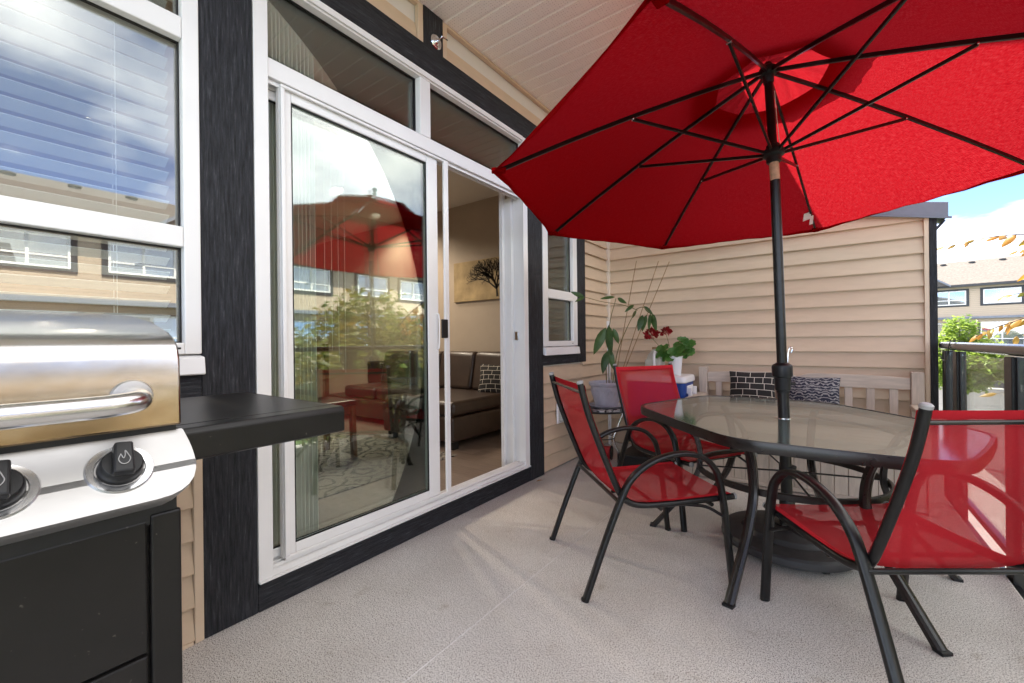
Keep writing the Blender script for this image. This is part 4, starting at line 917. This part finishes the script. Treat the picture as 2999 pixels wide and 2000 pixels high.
# ================================================================== BACKGROUND HOUSES
def far_house(name, label, loc, rz, mirror=False):
    t = thing(name, label, 'house', loc, rz, 'three storey townhouses along the street')
    Wd, D = 6.2, 9.
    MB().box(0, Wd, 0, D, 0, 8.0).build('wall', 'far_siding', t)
    MB().box(-.04, Wd+.04, -.55, .0, 5.45, 5.62).build('belt_roof', 'band_grey', t); MB().box(-.02, Wd+.02, -.08, -.001, 5.2, 5.449).build('belt_trim', 'far_siding', t)
    def win(x, z, w_, h_, bars=2):
        tm = MB(); 
        for q in ((x-.16, x, z-.14, z+h_+.14), (x+w_, x+w_+.16, z-.14, z+h_+.14), (x+.0005, x+w_-.0005, z-.14, z), (x+.0005, x+w_-.0005, z+h_, z+h_+.14)): tm.box(q[0], q[1], -.04, .0, q[2], q[3])
        o = tm.build('window', 'far_trim', t)
        fr_ = MB()
        for q in ((x, x+.07, z, z+h_), (x+w_-.07, x+w_, z, z+h_), (x+.0705, x+w_-.0705, z, z+.07), (x+.0705, x+w_-.0705, z+h_-.07, z+h_), (x+w_/2-.04, x+w_/2+.04, z+.0705, z+h_-.0705)): fr_.box(q[0], q[1], -.05, -.002, q[2], q[3])
        for a in (x+.0705, x+w_/2+.0405): fr_.box(a, a+w_/2-.1112, -.048, -.002, z+h_*.34-.03, z+h_*.34+.03)
        fr_.build('frame', 'vinyl', o)
        MB().box(x+.07, x+w_-.07, -.012, -.006, z+.07, z+h_-.07).build('pane', 'pane_far', o)
        cu = MB()
        zz = z+h_-.1
        while zz > z+h_*(.35 if bars else .1): cu.box(x+.08, x+w_-.08, -.0055, -.003, zz-.04, zz); zz -= .055
        cu.build('blind', 'curtain', o)
    win(.75, 6.58, 1.9, 1.12); win(3.55, 6.58, 1.9, 1.12)
    win(.4, 3.9, 2.2, 1.25, 0); win(3.4, 3.2, 2.2, 2.0, 0)
    MB().box(.5, 2.9, -.03, -.001, .05, 2.2).build('garage_door', 'garage', t); MB().box(3.9, 4.9, -.03, -.001, .05, 2.15).build('door', 'far_trim', t)
    for i in range(3): MB().box(.52, 2.88, -.036, -.031, .6+.5*i, .62+.5*i).build('garage_groove', 'far_trim', t)
    # balcony with rail
    bl_ = MB().box(2.9, 6.0, -1.5, -.56, 2.72, 2.86).build('balcony', 'far_trim', t)
    MB().box(2.9, 6.0, -1.5, -1.46, 3.75, 3.82).build('balcony_rail', 'far_trim', bl_)
    for i in range(9): MB().box(2.92+.377*i, 2.96+.377*i, -1.49, -1.47, 2.861, 3.7495).build('baluster', 'far_trim', bl_)
    # roof: slope with eaves, and a small front gable
    rf = MB(); e = .45
    rf.prism([(-.5, 8.0), (-.5, 8.14), (D/2, 10.6), (D+.5, 8.14), (D+.5, 8.0)], lambda y, z: (-.02, y, z), lambda y, z: (Wd+.02, y, z))
    ro = rf.build('roof', 'shingle', t)
    MB().box(-.02, Wd+.02, -.56, -.501, 7.96, 8.16).build('gutter', 'far_trim', ro)
    for i in range(3): MB().lathe([(.14, 0), (.14, .12), (.2, .14), (.2, .2), (.0, .24)], 12, c=(1.2+1.7*i, 3.9, 10.2)).build('roof_vent', 'far_trim', ro)
    gx = .6
    gb = MB(); gb.prism([(gx-1.15, 8.1), (gx+1.15, 8.1), (gx, 8.95)], lambda x, z: (x, -.75, z), lambda x, z: (x, 2.6, z)); go = gb.build('gable', 'shingle', ro)
    MB().prism([(gx-1.25, 8.0), (gx-1.25, 8.14), (gx, 9.08), (gx+1.25, 8.14), (gx+1.25, 8.0), (gx, 8.92)], lambda x, z: (x, -.82, z), lambda x, z: (x, -.755, z)).build('barge_board', 'band_grey', ro)
    return t
h1 = far_house('townhouse', 'pale townhouse across the end of the street, right of the privacy wall', (8.3, 48.8, -3), R(-12))
def house_copy(label, loc, rz):
    c = copy_tree(h1); c.location = loc; c.rotation_euler = (0, 0, rz); c['label'] = label; return c
c12 = (cos(R(-12)), sin(R(-12)))
house_copy('townhouse at the end of the street mostly hidden by the privacy wall', (8.3-6.25*c12[0], 48.8-6.25*c12[1], -3), R(-12))
house_copy('rightmost townhouse at the end of the street behind the amber leaves', (8.3+6.25*c12[0], 48.8+6.25*c12[1], -3), R(-12))
for i, lab in enumerate(('townhouse across the street mirrored at the left end of the left window', 'townhouse across the street mirrored in the middle of the left window', 'townhouse across the street mirrored between the window and the door', 'townhouse across the street mirrored in the sliding door glass', 'townhouse across the street mirrored at the right of the door glass')):
    house_copy(lab, (18, -.1+6.25*i, -3), R(-90))

# ================================================================== TREES
def crown(m_, blobs, n_, size, rnd, flat=.3):
    tot = sum(b[3]**2 for b in blobs)
    for cx_, cy_, cz_, rr_, sq in blobs:
        for i in range(int(n_*rr_**2/tot)):
            d = V((rnd.gauss(0, 1), rnd.gauss(0, 1), rnd.gauss(0, 1))).normalized(); q = rr_*rnd.uniform(.35, 1)**.6*(1+.18*sin(d.x*7+cx_*3)*sin(d.y*6+cz_*5))
            p = V((cx_+d.x*q, cy_+d.y*q, cz_+d.z*q*sq))
            t = V((rnd.gauss(0, 1), rnd.gauss(0, 1), rnd.gauss(-.25, .6))).normalized(); sd = t.cross(V((rnd.gauss(0, .5), rnd.gauss(0, .5), 1))).normalized(); L = size*rnd.uniform(.6, 1.3); w_ = L*.28; up_ = t.cross(sd)
            m_.add([p, p+t*L*.5+sd*w_-up_*w_*flat, p+t*L, p+t*L*.5-sd*w_-up_*w_*flat], [(0, 1, 2, 3)])
    return m_
def tree(label, base, h, blobs, n_, size, mat, seed, trunk_r=.09, name='street_tree'):
    rnd = random.Random(seed); t = thing(name, label, 'tree', base)
    tk = MB(); tk.tube(catmull([(0, 0, 0), (.05, .02, h*.3), (-.03, .04, h*.6), (.02, 0, h*.92)], 5), lambda u: trunk_r*(1-.85*u), 9)
    for b_ in blobs:
        z0 = min(h*.8, max(h*.25, b_[2]-b_[3])); tk.tube(catmull([(0, 0, z0), (b_[0]*.5, b_[1]*.5, (z0+b_[2])/2+.1), (b_[0], b_[1], b_[2])], 4), lambda u: trunk_r*.4*(1-.85*u), 6)
    tk.build('trunk', 'bark', t, True); crown(MB(), blobs, n_, size, rnd).build('crown', mat, t)
    return t
B_ = lambda rnd, n_, rx, z0, z1, r0_, r1_: [(rnd.uniform(-rx, rx), rnd.uniform(-rx, rx), rnd.uniform(z0, z1), rnd.uniform(r0_, r1_), .75) for _ in range(n_)]
q = random.Random(3)
tree('bright green feathery street tree behind the railing by the privacy wall', (5.25, 19.0, -2.9), 4.3, [(0, 0, 4.15, .42, 1.1), (-.35, .1, 3.6, .55, .8), (.4, 0, 3.5, .6, .8), (0, -.3, 3.1, .7, .7), (-.6, -.1, 2.95, .5, .7), (.8, .1, 2.9, .55, .6), (.1, .4, 2.6, .7, .6)], 11000, .13, 'leaf_street', 11)
amb = tree('amber leaved tree growing just outside the railing at the right edge', (4.75, 4.6, -2.9), 5.0, [(0, 0, 4.2, .9, .8), (-.7, .3, 3.9, .7, .7), (.5, .7, 3.8, .9, .8), (.2, -.9, 3.6, .9, .8), (-.5, -1.4, 3.3, .8, .8), (.6, 1.5, 3.6, .9, .8), (-.4, 1.0, 3.1, .8, .7), (-.8, -.4, 2.7, .8, .7), (.3, 0, 2.4, 1.0, .8)], 15000, .12, 'leaf_amber', 21, .08, 'amber_tree')
# branches that hang into view, leaf by leaf
rb = random.Random(9)
def twig(pts, n_, size, mats, r=.006):
    P = [V(p)-V((4.75, 4.6, -2.9)) for p in pts]; c = catmull(P, 8)
    MB().tube(c, lambda u: r*(1.1-.9*u), 6).build('branch', 'bark', amb, True)
    for i in range(n_):
        k = int((.12+.88*i/max(1, n_-1))*(len(c)-1)); p = c[k]
        d = V((rb.uniform(-.7, -.1), rb.uniform(-.5, .5), rb.uniform(-.75, -.1))).normalized(); L = size*rb.uniform(.7, 1.25)*(1 if i < n_*.75 else .65)
        leaf_mesh(MB(), p, p+d*L, L*rb.uniform(.34, .46), (rb.uniform(-.6, .6), rb.uniform(-1, -.2), rb.uniform(.1, .8)), rb.uniform(.05, .3), .3).build('leaf', rb.choice(mats), amb, True, ang=80)
LT, LA = 'leaf_turning', 'leaf_amber'
twig([(4.2, 4.7, 1.25), (3.6, 4.7, 1.62), (3.1, 4.65, 1.77), (2.84, 4.6, 1.79), (2.58, 4.6, 1.75)], 18, .10, [LT, LT, LA], .008)
twig([(4.2, 4.7, 1.2), (3.6, 4.6, 1.55), (3.2, 4.55, 1.68), (2.93, 4.5, 1.66)], 18, .13, [LT, LA], .009)
twig([(4.2, 4.7, 1.1), (3.6, 4.6, 1.4), (3.25, 4.55, 1.52), (2.98, 4.5, 1.50)], 16, .13, [LT, LT, LA], .009)
twig([(4.3, 4.6, .9), (3.7, 4.6, 1.25), (3.2, 4.6, 1.40), (2.93, 4.6, 1.36)], 18, .13, [LT, LA, LA], .009)
twig([(4.3, 4.6, .7), (3.7, 4.5, 1.1), (3.2, 4.5, 1.25), (2.88, 4.5, 1.15), (2.72, 4.5, 1.06)], 24, .12, [LA, LA, LT], .009)
twig([(4.3, 4.6, .6), (3.7, 4.5, .95), (3.2, 4.5, 1.12), (2.92, 4.5, 1.06)], 18, .12, [LA, LA, LT], .009)
twig([(4.3, 4.6, .3), (3.6, 4.4, .72), (3.1, 4.4, .75), (2.80, 4.4, .66)], 16, .12, [LA, 'leaf_street'], .008)
tree('leafy street tree mirrored at the right corner of the left window', (15.4, 6.2, -2.9), 3.6, B_(q, 7, .8, 2.2, 3.4, .6, .9), 3500, .2, 'leaf_street', 5)
tree('dark leafy tree mirrored low in the sliding door glass', (6.3, 9.0, -2.9), 4.2, B_(q, 8, 1.0, 2.2, 3.8, .7, 1.1), 12000, .15, 'leaf_shrub', 6)

dl = leaf_mesh(MB(), (.075, 2.67, .004), (.115, 2.70, .012), .024, (0, 0, 1), .3, .2).build('dry_leaf', 'leaf_turning', None, True, ang=80)
tag(dl, 'small dry leaf on the deck at the foot of the right door post', 'leaf')
